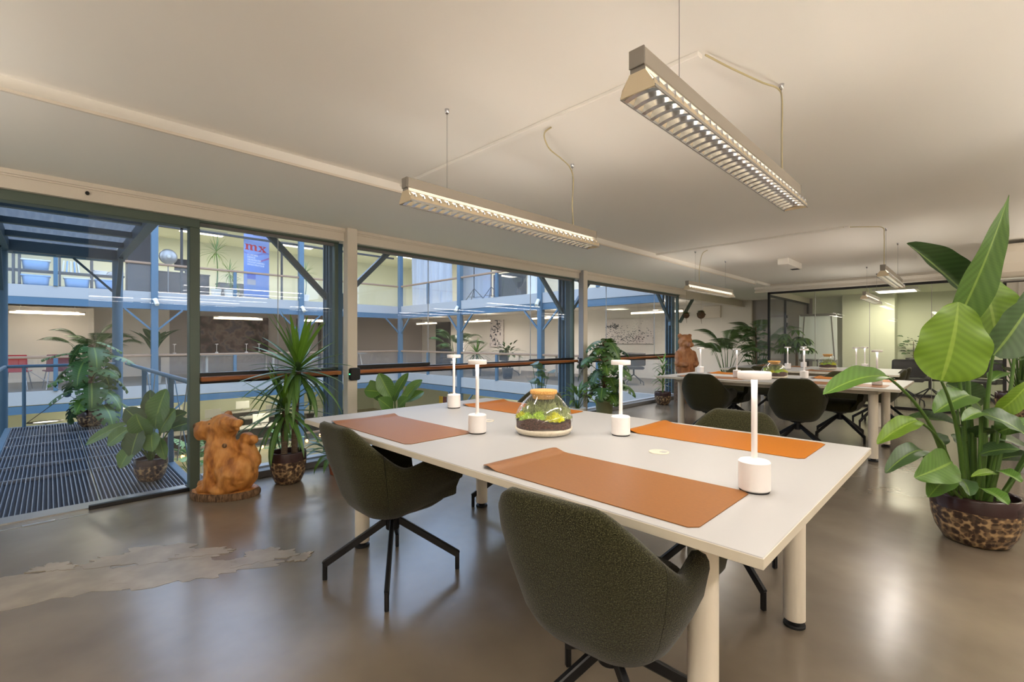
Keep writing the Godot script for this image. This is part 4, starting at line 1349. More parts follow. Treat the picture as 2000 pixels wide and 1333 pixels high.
func rosette(t: Node3D, at: Vector3, n: int, ln: float, wd: float, sd: int, lo := -0.5, hi := 1.45, mats := ["yucca", "yucca", "yucca_bright"]) -> void:
	var g := RandomNumberGenerator.new()
	g.seed = sd
	var kinds := []
	for k in 5:
		kinds.append(leaf_mesh(ln, wd, "strap", [0.15, 0.35, 0.6, 0.9, 1.25][k], 0.35, 0.0, 9, 1, k))
	for i in n:
		var f := float(i) / n
		var pitch := lerpf(hi, lo, pow(f, 0.85)) + g.randf_range(-0.12, 0.12)
		var yaw := i * 2.39996 + g.randf_range(-0.25, 0.25)
		var k := clampi(int(f * 4.2 + g.randf_range(-0.6, 0.8)), 0, 4)
		var sc := g.randf_range(0.78, 1.12)
		var d := polar(yaw, pitch)
		var mm: String = mats[2] if f < 0.4 and g.randf() < 0.8 else mats[i % 2]
		part("leaf", kinds[k], M[mm], t, Transform3D(facing(d, Vector3.UP).scaled(Vector3(sc, sc, sc)), at + Vector3(0, 0.05 - 0.1 * f, 0) + d * 0.012))

func build_plants() -> void:
	# the big bird of paradise at the right
	var t := thing("bird_of_paradise_plant", "tall bird of paradise plant with huge paddle leaves in a mottled pot at the right", "plant", P(3.9, 0, 0.0))
	glazed_pot(t, 0.205, 0.29)
	var lv := [
		[3.719, 1.239, 0.099, 3.735, 1.985, -0.13, 0.19, "strelitzia", 0.25, 0.35],
		[3.901, 1.495, 0.059, 3.603, 1.769, 0.286, 0.20, "strelitzia_dark", 0.1, 0.9],
		[4.264, 1.211, -0.092, 4.273, 1.62, -0.03, 0.30, "strelitzia_bright", 0.2, 0.3],
		[3.337, 0.98, 0.128, 3.402, 1.39, 0.063, 0.36, "strelitzia_bright", 0.35, 0.12],
		[3.748, 1.111, -0.071, 3.911, 1.44, -0.234, 0.23, "strelitzia_dark", 0.3, 0.4],
		[3.009, 1.007, 0.314, 2.608, 0.943, 0.504, 0.14, "strelitzia", 0.7, 0.35],
		[3.793, 0.875, 0.025, 3.516, 0.789, 0.16, 0.16, "strelitzia", 0.5, 0.35],
		[3.315, 0.76, 0.221, 3.038, 0.661, 0.356, 0.11, "strelitzia_bright", 0.6, 0.35],
		[3.818, 0.687, 0.071, 3.544, 0.744, 0.274, 0.11, "strelitzia_dark", 0.4, 0.5],
		[3.397, 0.588, 0.209, 3.132, 0.498, 0.333, 0.11, "strelitzia_dark", 1.1, 0.4],
		[3.444, 0.537, 0.092, 3.112, 0.5, 0.211, 0.18, "strelitzia", 0.7, 0.15],
		[3.501, 0.436, 0.106, 3.291, 0.368, 0.174, 0.12, "strelitzia", 0.8, 0.3],
		[3.697, 0.783, -0.02, 3.705, 0.678, -0.2, 0.16, "strelitzia_dark", 0.7, 0.3],
		[3.703, 0.789, -0.026, 3.487, 0.76, 0.049, 0.08, "strelitzia", 0.5, 0.4],
		[3.993, 0.622, -0.033, 4.194, 0.529, -0.234, 0.15, "strelitzia_dark", 0.5, 0.3],
		[3.833, 0.782, -0.085, 3.89, 0.964, -0.213, 0.12, "strelitzia_bright", 0.8, 0.35],
		[4.266, 0.764, -0.023, 4.114, 0.913, 0.129, 0.19, "strelitzia_dark", 0.6, 0.4],
		[4.058, 0.474, -0.098, 4.211, 0.489, -0.252, 0.10, "strelitzia_dark", 0.6, 0.4],
		[3.768, 0.459, -0.091, 3.709, 0.429, -0.174, 0.09, "strelitzia", 0.6, 0.4],
		[3.632, 0.377, -0.026, 3.512, 0.345, -0.118, 0.10, "strelitzia", 0.6, 0.3],
		[3.758, 0.447, -0.081, 3.522, 0.459, 0.014, 0.05, "strelitzia_bright", 0.5, 0.3],
		[4.056, 0.506, 0.045, 4.064, 0.592, 0.108, 0.12, "strelitzia_dark", 0.7, 0.3],
		[4.135, 1.272, -0.175, 4.194, 1.52, -0.234, 0.13, "strelitzia_dark", 0.4, 0.3],
		[3.965, 0.538, 0.136, 3.981, 0.6, 0.191, 0.10, "strelitzia_dark", 0.7, 0.3],
		[4.1, 0.95, -0.3, 4.35, 1.2, -0.5, 0.2, "strelitzia_dark", 0.5, 0.3],
		[4.0, 0.7, -0.25, 4.1, 0.75, -0.6, 0.18, "strelitzia", 0.7, 0.3],
		[3.86, 0.62, 0.0, 3.7, 0.7, -0.08, 0.12, "strelitzia_dark", 0.6, 0.3],
		[3.75, 0.68, -0.09, 3.83, 0.74, -0.24, 0.13, "strelitzia", 0.6, 0.3],
		[3.72, 0.55, -0.02, 3.74, 0.6, -0.17, 0.11, "strelitzia_dark", 0.7, 0.3],
		[4.05, 0.78, 0.08, 3.85, 0.86, 0.16, 0.14, "strelitzia_dark", 0.7, 0.3],
		[3.6, 0.42, 0.06, 3.42, 0.38, 0.02, 0.1, "strelitzia_dark", 0.6, 0.3],
	]
	var n := 0
	var eyewards := P(-0.75, 0.15, -0.6).normalized()
	for q in lv:
		var b := P(q[0], q[1], q[2]) - t.position
		var e := P(q[3], q[4], q[5]) - t.position
		var d := e - b
		var ln: float = d.length() * (1.0 + 0.06 * q[8])
		# leaves tip outward: their chord is the line from base to tip, so lift the start by half the bend
		var up := eyewards if d.y > 0.12 else (Vector3.UP * 0.9 + eyewards * 0.55)
		if n == 10:
			up = eyewards + Vector3.UP * 0.3
		var bs := facing(d, up)
		bs = bs * Basis(Vector3(0, 0, 1), q[8] * 0.5)
		var lf := part("leaf", leaf_mesh(ln, q[6], "spear" if n == 0 else "paddle", q[8], q[9], 0.06, 22, 4, n), M[q[7]], t, Transform3D(bs, b))
		var root := Vector3(clampf(b.x * 0.35, -0.1, 0.1), 0.25, clampf(b.z * 0.35, -0.1, 0.1))
		var arch := Vector3(b.x, 0.0, b.z) * 0.10 - (b - root).normalized() * 0.0
		var thick := 0.016 if b.y > 0.8 else 0.009
		if n < 9 and b.y > 0.6:
			arch = -Vector3(b.x, 0, b.z) * 0.12 + Vector3(0, 0.06, 0)
		part("stalk", bend(root, b, arch, thick, 0.006, 12, 8).done(), M.stalk, lf, lf.transform.affine_inverse())
		n += 1
	for q in [[0.03, 0.02, 0.95], [-0.02, -0.05, 0.7], [0.06, -0.03, 0.85], [-0.06, 0.03, 0.6]]:
		part("stalk", bend(Vector3(q[0], 0.24, -q[1]), Vector3(q[0] * 1.5, q[2], -q[1] * 1.5), Vector3.ZERO, 0.022, 0.01, 8, 8).done(), M.stalk, t)

	# yucca by the window
	t = thing("yucca_plant", "yucca with two ringed trunks in a mottled pot right of the carved cub", "plant", P(1.43, 0, 4.1))
	glazed_pot(t, 0.142, 0.265)
	part("trunk", bend(P(0.045, 0.2, -0.02), P(0.07, 0.93, -0.03), Vector3(-0.01, 0, 0), 0.026, 0.023, 16, 12).done(), M.trunk, t)
	part("trunk", bend(P(-0.035, 0.2, 0.0), P(-0.02, 0.6, 0.015), Vector3(0.004, 0, 0), 0.027, 0.025, 12, 12).done(), M.trunk, t)
	rosette(t, P(0.07, 0.93, -0.03), 70, 0.48, 0.062, 3, -0.75)
	rosette(t, P(-0.02, 0.6, 0.015), 50, 0.4, 0.055, 4, -0.95, 1.35)

	# peace lily in terracotta
	t = thing("peace_lily_plant", "low leafy plant in a terracotta pot between the yucca and the left armchair", "plant", P(1.85, 0, 4.05))
	simple_pot(t, 0.1, 0.17, "terracotta")
	var lances := []
	for k in 4:
		lances.append(leaf_mesh(0.2, 0.05, "lance", [0.5, 0.9, 1.3, 1.6][k], 0.3, 0.0, 9, 1, k))
	for i in 60:
		var d := polar(i * 2.39996, lerpf(1.3, 0.1, i / 60.0) + rng.randf_range(-0.1, 0.1))
		var root := Vector3(0, 0.15, 0)
		var b := root + d * rng.randf_range(0.08, 0.19)
		var lf := part("leaf", lances[i % 4], M.yucca if i % 3 else M.monstera, t, Transform3D(facing(d + Vector3(0, 0.15, 0), Vector3.UP), b))
		part("stalk", MB.new().tube([root, b], [0.003, 0.002], 5).done(), M.stalk, lf, lf.transform.affine_inverse())

	# young bird of paradise behind the near table
	t = thing("bird_of_paradise_plant", "low plant with broad upright green leaves behind the left corner of the near table", "plant", P(2.32, 0, 3.85))
	simple_pot(t, 0.13, 0.24, "pot_white")
	var low := [[-0.15, 0.02, 0.72, -0.28, 0.1, 0.75, 0.17], [-0.07, -0.02, 0.66, -0.18, 0.02, 0.89, 0.16], [0.0, 0.05, 0.66, 0.1, 0.0, 0.9, 0.1], [0.06, -0.02, 0.66, 0.22, -0.07, 0.84, 0.11], [0.0, -0.07, 0.6, 0.12, -0.1, 0.78, 0.1], [-0.05, -0.1, 0.58, -0.05, -0.22, 0.68, 0.12], [0.1, 0.02, 0.6, 0.3, 0.0, 0.72, 0.12], [-0.1, -0.08, 0.56, -0.25, -0.15, 0.68, 0.14], [0.05, 0.12, 0.6, 0.1, 0.25, 0.8, 0.13], [-0.05, 0.15, 0.6, -0.15, 0.25, 0.82, 0.13]]
	for i in low.size():
		var q: Array = low[i]
		var b := P(q[0], q[2], q[1])
		var e := P(q[3], q[5], q[4])
		var lf := part("leaf", leaf_mesh(b.distance_to(e), q[6], "oval", 0.35, 0.3, 0.03, 14, 3, i), M.calathea if i % 2 else M.strelitzia, t, Transform3D(facing(e - b, eyewards + Vector3.UP * 0.5), b))
		part("stalk", bend(Vector3(0, 0.2, 0), b, Vector3(0, 0, 0), 0.008, 0.005, 6, 6).done(), M.stalk, lf, lf.transform.affine_inverse())

	# calathea and monstera out on the bridge
	t = thing("calathea_plant", "round-leaved calathea in a mottled pot on the footbridge", "plant", P(0.62, 0, 5.0))
	glazed_pot(t, 0.118, 0.19)
	var ov := []
	for k in 4:
		ov.append(leaf_mesh(0.215 + 0.012 * k, 0.175, "oval", 0.35 + 0.25 * k, 0.22, 0.05, 14, 3, k))
	var rt := P(0.707, 0, -0.707)
	var fw := P(-0.707, 0, -0.707)
	# base and tip of every leaf: to the right, up, towards the room; width
	var cl := [[0.02, 0.43, -0.02, 0.09, 0.76, -0.04, 0.23], [-0.02, 0.5, -0.06, -0.09, 0.75, -0.1, 0.15], [0.08, 0.41, 0.0, 0.2, 0.6, 0.0, 0.2], [0.02, 0.38, 0.06, 0.0, 0.58, 0.16, 0.2], [-0.02, 0.46, 0.02, -0.2, 0.61, 0.02, 0.16], [-0.15, 0.5, 0.05, -0.47, 0.33, 0.1, 0.1], [-0.11, 0.46, 0.08, -0.26, 0.33, 0.13, 0.14], [-0.02, 0.47, 0.08, -0.05, 0.24, 0.15, 0.2], [-0.06, 0.32, 0.1, -0.13, 0.15, 0.16, 0.15], [0.11, 0.37, 0.04, 0.18, 0.2, 0.08, 0.1], [0.13, 0.5, 0.0, 0.27, 0.57, -0.04, 0.12], [0.06, 0.42, 0.06, 0.12, 0.28, 0.14, 0.15], [-0.08, 0.44, -0.08, -0.25, 0.5, -0.15, 0.15], [0.1, 0.42, -0.1, 0.22, 0.46, -0.2, 0.15]]
	for i in cl.size():
		var q: Array = cl[i]
		var b: Vector3 = rt * q[0] + Vector3(0, q[1], 0) + fw * q[2]
		var e: Vector3 = rt * q[3] + Vector3(0, q[4], 0) + fw * q[5]
		var bs := facing(e - b, fw + Vector3.UP * 0.55) * Basis(Vector3(0, 0, 1), 0.2)
		var lf := part("leaf", leaf_mesh(b.distance_to(e) * 1.05, q[6], "oval", 0.45, 0.18, 0.05, 16, 4, i), M.calathea if i % 3 != 1 else M.strelitzia_dark, t, Transform3D(bs, b))
		part("stalk", bend(Vector3(0, 0.15, 0), b, Vector3(0, 0.02, 0), 0.008, 0.005, 6, 6).done(), M.stalk, lf, lf.transform.affine_inverse())
	var mon := []
	for k in 4:
		mon.append(leaf_mesh(0.3 + 0.03 * k, 0.3 + 0.02 * k, "heart", 0.3 + 0.2 * k, 0.12, 0.02, 30, 6, k))
	monstera("big monstera in a dark bowl at the far end of the footbridge", P(0.42, 0, 8.75), 1.2, 24, mon, 0.15, 0.22, "pot", 1, 0.95)
	monstera("monstera climbing a moss pole in an olive pot beside the grey and cream column", P(6.02, 0, 4.02), 1.25, 30, mon, 0.14, 0.3, "pot_olive", 2, 0.85)
	# a long stray stalk with round leaves left of it
	t = thing("pilea_plant", "dark round leaves on a long thin stalk just above the terrarium lid", "plant", P(4.45, 0, 3.95))
	simple_pot(t, 0.1, 0.2, "pot_white")
	for i in 9:
		var e := Vector3(rng.randf_range(-0.14, 0.1), 0.62 + 0.035 * i, rng.randf_range(-0.1, 0.1))
		var lf := part("leaf", leaf_mesh(0.15, 0.12, "oval", 0.4, 0.1, 0.02, 10, 3, i), M.strelitzia_dark, t, Transform3D(facing(polar(i * 2.1, 0.2), Vector3.UP + eyewards), e))
		part("stalk", bend(Vector3(0, 0.17, 0), e, Vector3(0, 0.03, 0), 0.005, 0.003, 6, 5).done(), M.stalk, lf, lf.transform.affine_inverse())
	t = thing("leafy_bush_plant", "bright green young plant in a white pot left of the grey and cream column", "plant", P(5.45, 0, 4.1))
	simple_pot(t, 0.12, 0.22, "pot_white")
	for i in 26:
		var d := polar(i * 2.39996, lerpf(1.3, 0.2, i / 26.0))
		var b := Vector3(0, 0.3, 0) + d * 0.16
		var lf := part("leaf", lances[i % 4], M.strelitzia_bright if i % 2 else M.yucca, t, Transform3D(facing(d, Vector3.UP), b))
		part("stalk", MB.new().tube([Vector3(0, 0.18, 0), b], [0.004, 0.002], 5).done(), M.stalk, lf, lf.transform.affine_inverse())
	# dracaena by the bear
	t = thing("dracaena_plant", "bushy dracaena in a mottled brown pot left of the bear carving", "plant", P(8.15, 0, 4.15))
	glazed_pot(t, 0.15, 0.24)
	part("trunk", bend(Vector3(0, 0.2, 0), Vector3(0.01, 0.72, 0), Vector3.ZERO, 0.014, 0.01, 8, 8).done(), M.stalk, t)
	for y in [0.35, 0.5, 0.62, 0.74]:
		rosette(t, Vector3(0.01, y, 0), 12, 0.24, 0.042, int(y * 100), -0.1, 0.9, ["yucca_bright", "yucca", "yucca_bright"])
	# palms
	palm("kentia palm with arching fronds behind the middle table, right of the bear carving", P(10.75, 0, 3.95), 1.35, 11, 5, 0.72)
	palm("full kentia palm in the passage left of the glass partition", P(12.3, 0, 3.75), 1.65, 15, 6, 0.75)
	# pachira in the meeting room, ficus outside it
	t = thing("pachira_plant", "green pachira tree seen through the glass at the left of the meeting room", "plant", P(11.35, 0, 2.72))
	simple_pot(t, 0.18, 0.32, "dark_grey")
	part("trunk", bend(Vector3(0, 0.28, 0), Vector3(0.02, 1.0, 0), Vector3(0.02, 0, 0), 0.03, 0.02, 8, 9).done(), M.stalk_brown, t)
	var pl := leaf_mesh(0.24, 0.075, "lance", 0.8, 0.2, 0.0, 9, 1, 1)
	for i in 26:
		var d := polar(i * 2.39996, rng.randf_range(-0.1, 1.2))
		var e := Vector3(0.02, 0.95, 0) + d * rng.randf_range(0.15, 0.42)
		e.y += 0.1
		var m := MB.new()
		m.st.append_from(bend(Vector3(0.02, 0.98, 0), e, Vector3(0, 0.03, 0), 0.005, 0.003, 6, 5).done(), 0, Transform3D())
		for k in 6:
			var dd := polar(i * 2.39996 + (k - 2.5) * 0.75, -0.25)
			m.st.append_from(pl, 0, Transform3D(facing(dd, Vector3.UP), e))
		part("leaf", m.st.commit(), M.calathea if i % 2 else M.strelitzia, t)
	t = thing("fiddle_leaf_plant", "fiddle leaf fig in the passage left of the glass meeting room", "plant", P(10.95, 0, 3.4))
	simple_pot(t, 0.17, 0.3, "dark_grey")
	part("trunk", bend(Vector3(0, 0.26, 0), Vector3(0.0, 1.5, 0), Vector3(0.03, 0, 0), 0.02, 0.012, 8, 8).done(), M.stalk_brown, t)
	for i in 30:
		var e := Vector3(0, lerpf(0.5, 1.55, i / 30.0), 0)
		part("leaf", ov[i % 4], M.monstera, t, Transform3D(facing(polar(i * 2.39996, 0.35), Vector3.UP + eyewards * 0.4), e + polar(i * 2.39996, 0.3) * 0.06))
	t = thing("rubber_plant", "small dark rubber plant on the meeting room sideboard", "plant", P(13.25, 0.68, 0.95))
	simple_pot(t, 0.13, 0.14, "dark_grey")
	part("trunk", bend(Vector3(0, 0.1, 0), Vector3(0, 0.5, 0), Vector3(0.02, 0, 0), 0.01, 0.006, 6, 6).done(), M.stalk_brown, t)
	for i in 34:
		var e := Vector3(0, lerpf(0.16, 0.55, i / 34.0), 0) + polar(i * 2.39996, 0.4) * rng.randf_range(0.03, 0.2)
		part("leaf", ov[i % 2], M.strelitzia_dark, t, Transform3D(facing(polar(i * 2.39996, 0.3), Vector3.UP + eyewards * 0.4).scaled(Vector3(0.6, 0.6, 0.6)), e))
	# rubber plant on the bench behind the big plant
	var bn := thing("low_bench", "low white bench behind the big bird of paradise plant", "bench", P(6.6, 0, -0.62))
	part("seat_slab", MB.new().rb(-0.45, 0.9, 0.4, 0.46, -0.3, 0.36, 0.006).done(), M.white_laminate, bn)
	part("side_panel", MB.new().rb(-0.42, -0.38, 0.0, 0.4, -0.28, 0.34, 0.003).done(), M.white_laminate, bn)
	part("side_panel", MB.new().rb(0.82, 0.86, 0.0, 0.4, -0.28, 0.34, 0.003).done(), M.white_laminate, bn)
	t = thing("ficus_plant", "second plant in a mottled pot on the white bench at the right edge", "plant", P(6.55, 0.46, -0.3))
	glazed_pot(t, 0.17, 0.24)
	for i in 26:
		var f := i / 26.0
		var d := polar(i * 2.39996, lerpf(1.2, -0.1, f))
		var b := Vector3(0, 0.35 + 0.45 * (1.0 - f), 0) + d * 0.12
		var lf := part("leaf", ov[i % 4], M.strelitzia_dark if i % 2 else M.strelitzia, t, Transform3D(facing(d, Vector3.UP).scaled(Vector3(1.15, 1, 1)), b))
		part("stalk", MB.new().tube([Vector3(0, 0.2, 0), b], [0.006, 0.004], 5).done(), M.stalk, lf, lf.transform.affine_inverse())
	# kokedama
	for q in [[9.75, 4.1, 1.74, 0.085, "moss ball plant hanging on strings in front of the far wall"], [9.75, 4.42, 1.74, 0.065, "smaller dark moss ball hanging just behind the window wall's last column"]]:
		t = thing("kokedama", q[4], "hanging plant", P(q[0], q[2], q[1]))
		part("moss_ball", clump(q[3], q[3], 5).duplicate(), M.stalk_brown, t)
		part("moss_ball_underside", MB.new().ball(Vector3.ZERO, Vector3(q[3], q[3], q[3]) * 0.96, 16).done(), M.bark, t)
		part("string", MB.new().tube([Vector3(0, q[3] * 0.9, 0), Vector3(0, 2.3 - q[2], 0)], 0.002, 5).done(), M.cable, t)
		for i in 12:
			part("leaf", lances[i % 3], M.yucca_bright, t, Transform3D(facing(polar(i * 2.4, 0.4), Vector3.UP).scaled(Vector3(0.5, 0.5, 0.5)), Vector3(0, q[3] * 0.9, 0)))
		part("tail", MB.new().tube([Vector3(0, -q[3] * 0.9, 0), Vector3(0.01, -q[3] - 0.1, 0.01)], [0.006, 0.002], 5).done(), M.stalk_brown, t)

func monstera(label: String, at: Vector3, h: float, n: int, meshes: Array, pr: float, ph: float, pm: String, sd: int, sc: float) -> void:
	var g := RandomNumberGenerator.new()
	g.seed = sd
	var t := thing("monstera_plant", label, "plant", at)
	if pm == "pot":
		glazed_pot(t, pr, ph)
	else:
		simple_pot(t, pr, ph, pm)
	part("moss_pole", MB.new().cyl(Vector3.ZERO, 0.03, ph * 0.7, h * 0.95, 12, 0.006).done(), M.bark, t)
	for i in n:
		var f := float(i) / n
		var y := lerpf(h * 0.98, ph + 0.05, f)
		var yaw := i * 2.39996 + g.randf_range(-0.3, 0.3)
		var reach := g.randf_range(0.12, 0.26) * (1.0 if f > 0.15 else 0.6)
		var root := Vector3(0, maxf(ph * 0.9, y - 0.2), 0) + polar(yaw, 0) * 0.03
		var b := Vector3(0, y, 0) + polar(yaw, 0.0) * reach
		var d := polar(yaw, g.randf_range(-0.9, 0.1))
		var lf := part("leaf", meshes[i % 4], M.monstera if i % 4 else M.strelitzia, t, Transform3D(facing(d, Vector3.UP + polar(yaw, 0) * 0.6).scaled(Vector3(sc, sc, sc)), b))
		part("stalk", bend(root, b, Vector3(0, 0.05, 0), 0.006, 0.004, 7, 6).done(), M.stalk, lf, lf.transform.affine_inverse())

func frond_mesh(ln: float, droop: float, nleaf: int, lw: float, ll: float) -> ArrayMesh:
	var m := MB.new()
	var pts := []
	var dirs := []
	var x := 0.0
	var y := 0.0
	var n := 22
	for i in n + 1:
		var s := float(i) / n
		var th := -droop * s * s
		pts.append(Vector3(x, y, 0))
		dirs.append(Vector3(cos(th), sin(th), 0))
		x += cos(th) * ln / n
		y += sin(th) * ln / n
	m.tube(pts, 0.004, 5, false)
	for i in nleaf:
		var s := lerpf(0.28, 1.0, float(i) / (nleaf - 1))
		var k := s * n
		var p: Vector3 = pts[int(k)].lerp(pts[mini(int(k) + 1, n)], k - int(k))
		var d: Vector3 = dirs[mini(int(k), n)]
		var l := ll * sin(PI * clampf(0.18 + 0.72 * (s - 0.28) / 0.72, 0, 1))
		for sg in [-1.0, 1.0]:
			var out := (d * 0.55 + Vector3(0, -0.1, sg)).normalized()
			var rows := []
			for j in 5:
				var q := float(j) / 4
				var c := p + out * l * q + Vector3(0, -0.45 * l * q * q, 0)
				var w := lw * (1.0 - pow(q, 2.0)) * (0.6 if j == 0 else 1.0) + 0.0006
				rows.append([c + d * w * 0.5, c - d * w * 0.5 + Vector3(0, 0.002, 0)])
			m.grid(rows)
	return m.done()

func palm(label: String, at: Vector3, h: float, n: int, sd: int, sc := 1.0) -> void:
	var g := RandomNumberGenerator.new()
	g.seed = sd
	var t := thing("palm_plant", label, "palm", at)
	simple_pot(t, 0.19, 0.34, "dark_grey")
	var fr := []
	for k in 3:
		fr.append(frond_mesh((0.85 + 0.1 * k) * sc, 1.2 + 0.45 * k, 24, 0.024, 0.34 * (0.5 + 0.5 * sc)))
	for i in n:
		var yaw := i * 2.39996 + g.randf_range(-0.2, 0.2)
		var lean := lerpf(0.12, 0.6, float(i) / n)
		var y := h * g.randf_range(0.5, 0.72)
		var b := Vector3(0, 0.3, 0) + polar(yaw, PI / 2 - lean) * (y - 0.2)
		var lf := part("frond", fr[i % 3], M.palm, t, Transform3D(facing(polar(yaw, lerpf(1.25, 0.6, float(i) / n)), Vector3.UP), b))
		part("stalk", bend(Vector3(0, 0.3, 0) + polar(yaw, 0) * 0.03, b, Vector3(0, 0.0, 0), 0.012, 0.005, 6, 6).done(), M.stalk, lf, lf.transform.affine_inverse())

# ------------------------------------------------------------------ carved wood
func smin(a: float, b: float, k: float) -> float:
	var h := clampf(0.5 + 0.5 * (b - a) / k, 0.0, 1.0)
	return lerpf(b, a, h) - k * h * (1.0 - h)

# tapered capsules [x0,y0,z0, x1,y1,z1, r0, r1] joined smoothly and meshed as surface nets
func sdf_mesh(prims: Array, cell: float, k: float, rough := 0.0) -> ArrayMesh:
	var lo := Vector3(1e9, 1e9, 1e9)
	var hi := -lo
	for q in prims:
		var r := maxf(q[6], q[7]) + 3.0 * cell
		for p in [Vector3(q[0], q[1], q[2]), Vector3(q[3], q[4], q[5])]:
			lo = lo.min(p - Vector3(r, r, r))
			hi = hi.max(p + Vector3(r, r, r))
	var nx := int((hi.x - lo.x) / cell) + 2
	var ny := int((hi.y - lo.y) / cell) + 2
	var nz := int((hi.z - lo.z) / cell) + 2
	var f := PackedFloat32Array()
	f.resize(nx * ny * nz)
	f.fill(0.5)
	for q in prims:
		var p0 := Vector3(q[0], q[1], q[2])
		var p1 := Vector3(q[3], q[4], q[5])
		var r0: float = q[6]
		var r1: float = q[7]
		var m := maxf(r0, r1) + 2.0 * k + 2.0 * cell
		var a := ((p0.min(p1) - lo) / cell - Vector3.ONE * (m / cell)).floor()
		var b := ((p0.max(p1) - lo) / cell + Vector3.ONE * (m / cell)).ceil()
		var d := p1 - p0
		var dd := maxf(d.dot(d), 1e-9)
		for z in range(maxi(0, int(a.z)), mini(nz, int(b.z) + 1)):
			for y in range(maxi(0, int(a.y)), mini(ny, int(b.y) + 1)):
				for x in range(maxi(0, int(a.x)), mini(nx, int(b.x) + 1)):
					var p := lo + Vector3(x, y, z) * cell
					var t := clampf((p - p0).dot(d) / dd, 0.0, 1.0)
					var v := (p - p0 - d * t).length() - lerpf(r0, r1, t)
					var i := (z * ny + y) * nx + x
					f[i] = smin(f[i], v, k)
	if rough > 0.0:
		var n := FastNoiseLite.new()
		n.frequency = 16.0
		n.fractal_octaves = 3
		for i in f.size():
			if absf(f[i]) < 0.03:
				var x := i % nx
				var y := (i / nx) % ny
				var z := i / (nx * ny)
				f[i] += rough * n.get_noise_3dv(lo + Vector3(x, y, z) * cell)
	var vid := {}
	var vs := PackedVector3Array()
	var off := [0, 1, nx, nx + 1, nx * ny, nx * ny + 1, nx * ny + nx, nx * ny + nx + 1]
	var cor := [Vector3(0, 0, 0), Vector3(1, 0, 0), Vector3(0, 1, 0), Vector3(1, 1, 0), Vector3(0, 0, 1), Vector3(1, 0, 1), Vector3(0, 1, 1), Vector3(1, 1, 1)]
	var edges := [[0, 1], [2, 3], [4, 5], [6, 7], [0, 2], [1, 3], [4, 6], [5, 7], [0, 4], [1, 5], [2, 6], [3, 7]]
	for z in nz - 1:
		for y in ny - 1:
			for x in nx - 1:
				var i := (z * ny + y) * nx + x
				var neg := 0
				for o in off:
					if f[i + o] < 0.0:
						neg += 1
				if neg == 0 or neg == 8:
					continue
				var s := Vector3.ZERO
				var c := 0
				for e in edges:
					var u := f[i + off[e[0]]]
					var w := f[i + off[e[1]]]
					if (u < 0.0) != (w < 0.0):
						s += cor[e[0]].lerp(cor[e[1]], u / (u - w))
						c += 1
				vid[i] = vs.size()
				vs.append(lo + (Vector3(x, y, z) + s / c) * cell)
	var st := SurfaceTool.new()
	st.begin(Mesh.PRIMITIVE_TRIANGLES)
	st.set_smooth_group(0)
	for v in vs:
		st.add_vertex(v)
	var step := [1, nx, nx * ny]
	for i in vid.keys():
		var x: int = i % nx
		var y: int = (i / nx) % ny
		var z: int = i / (nx * ny)
		for ax in 3:
			var l: int = (ax + 1) % 3
			var m: int = (ax + 2) % 3
			var co := [x, y, z]
			if co[l] == 0 or co[m] == 0:
				continue
			var u := f[i]
			var w := f[i + step[ax]]
			if (u < 0.0) == (w < 0.0):
				continue
			var q := [i, i - step[l], i - step[l] - step[m], i - step[m]]
			if not (vid.has(q[1]) and vid.has(q[2]) and vid.has(q[3])):
				continue
			var idx := [vid[q[0]], vid[q[1]], vid[q[2]], vid[q[3]]]
			if u < 0.0:
				idx.reverse()
			for k3 in [0, 1, 2, 0, 2, 3]:
				st.add_index(idx[k3])
	st.generate_normals()
	return st.commit()

func log_slice(rx: float, rz: float, h: float, sd: int) -> ArrayMesh:
	var g := FastNoiseLite.new()
	g.seed = sd
	g.frequency = 0.9
	var rows := []
	for i in 5:
		var row := []
		for j in 61:
			var a := TAU * (j % 60) / 60.0
			var k: float = 1.0 + 0.07 * g.get_noise_2d(cos(a) * 2.0, sin(a) * 2.0) + 0.03 * g.get_noise_2d(cos(a) * 9.0, sin(a) * 9.0 + i * 0.4) - [0.02, 0.0, 0.0, 0.0, 0.03][i]
			row.append(Vector3(cos(a) * rx * k, h * i / 4.0, sin(a) * rz * k))
		rows.append(row)
	var m := MB.new()
	m.grid(rows)
	m.smooth(false)
	for j in 60:
		m.tri_to(Vector3(0, h, 0), rows[4][j], rows[4][j + 1], Vector3.UP)
	return m.done()

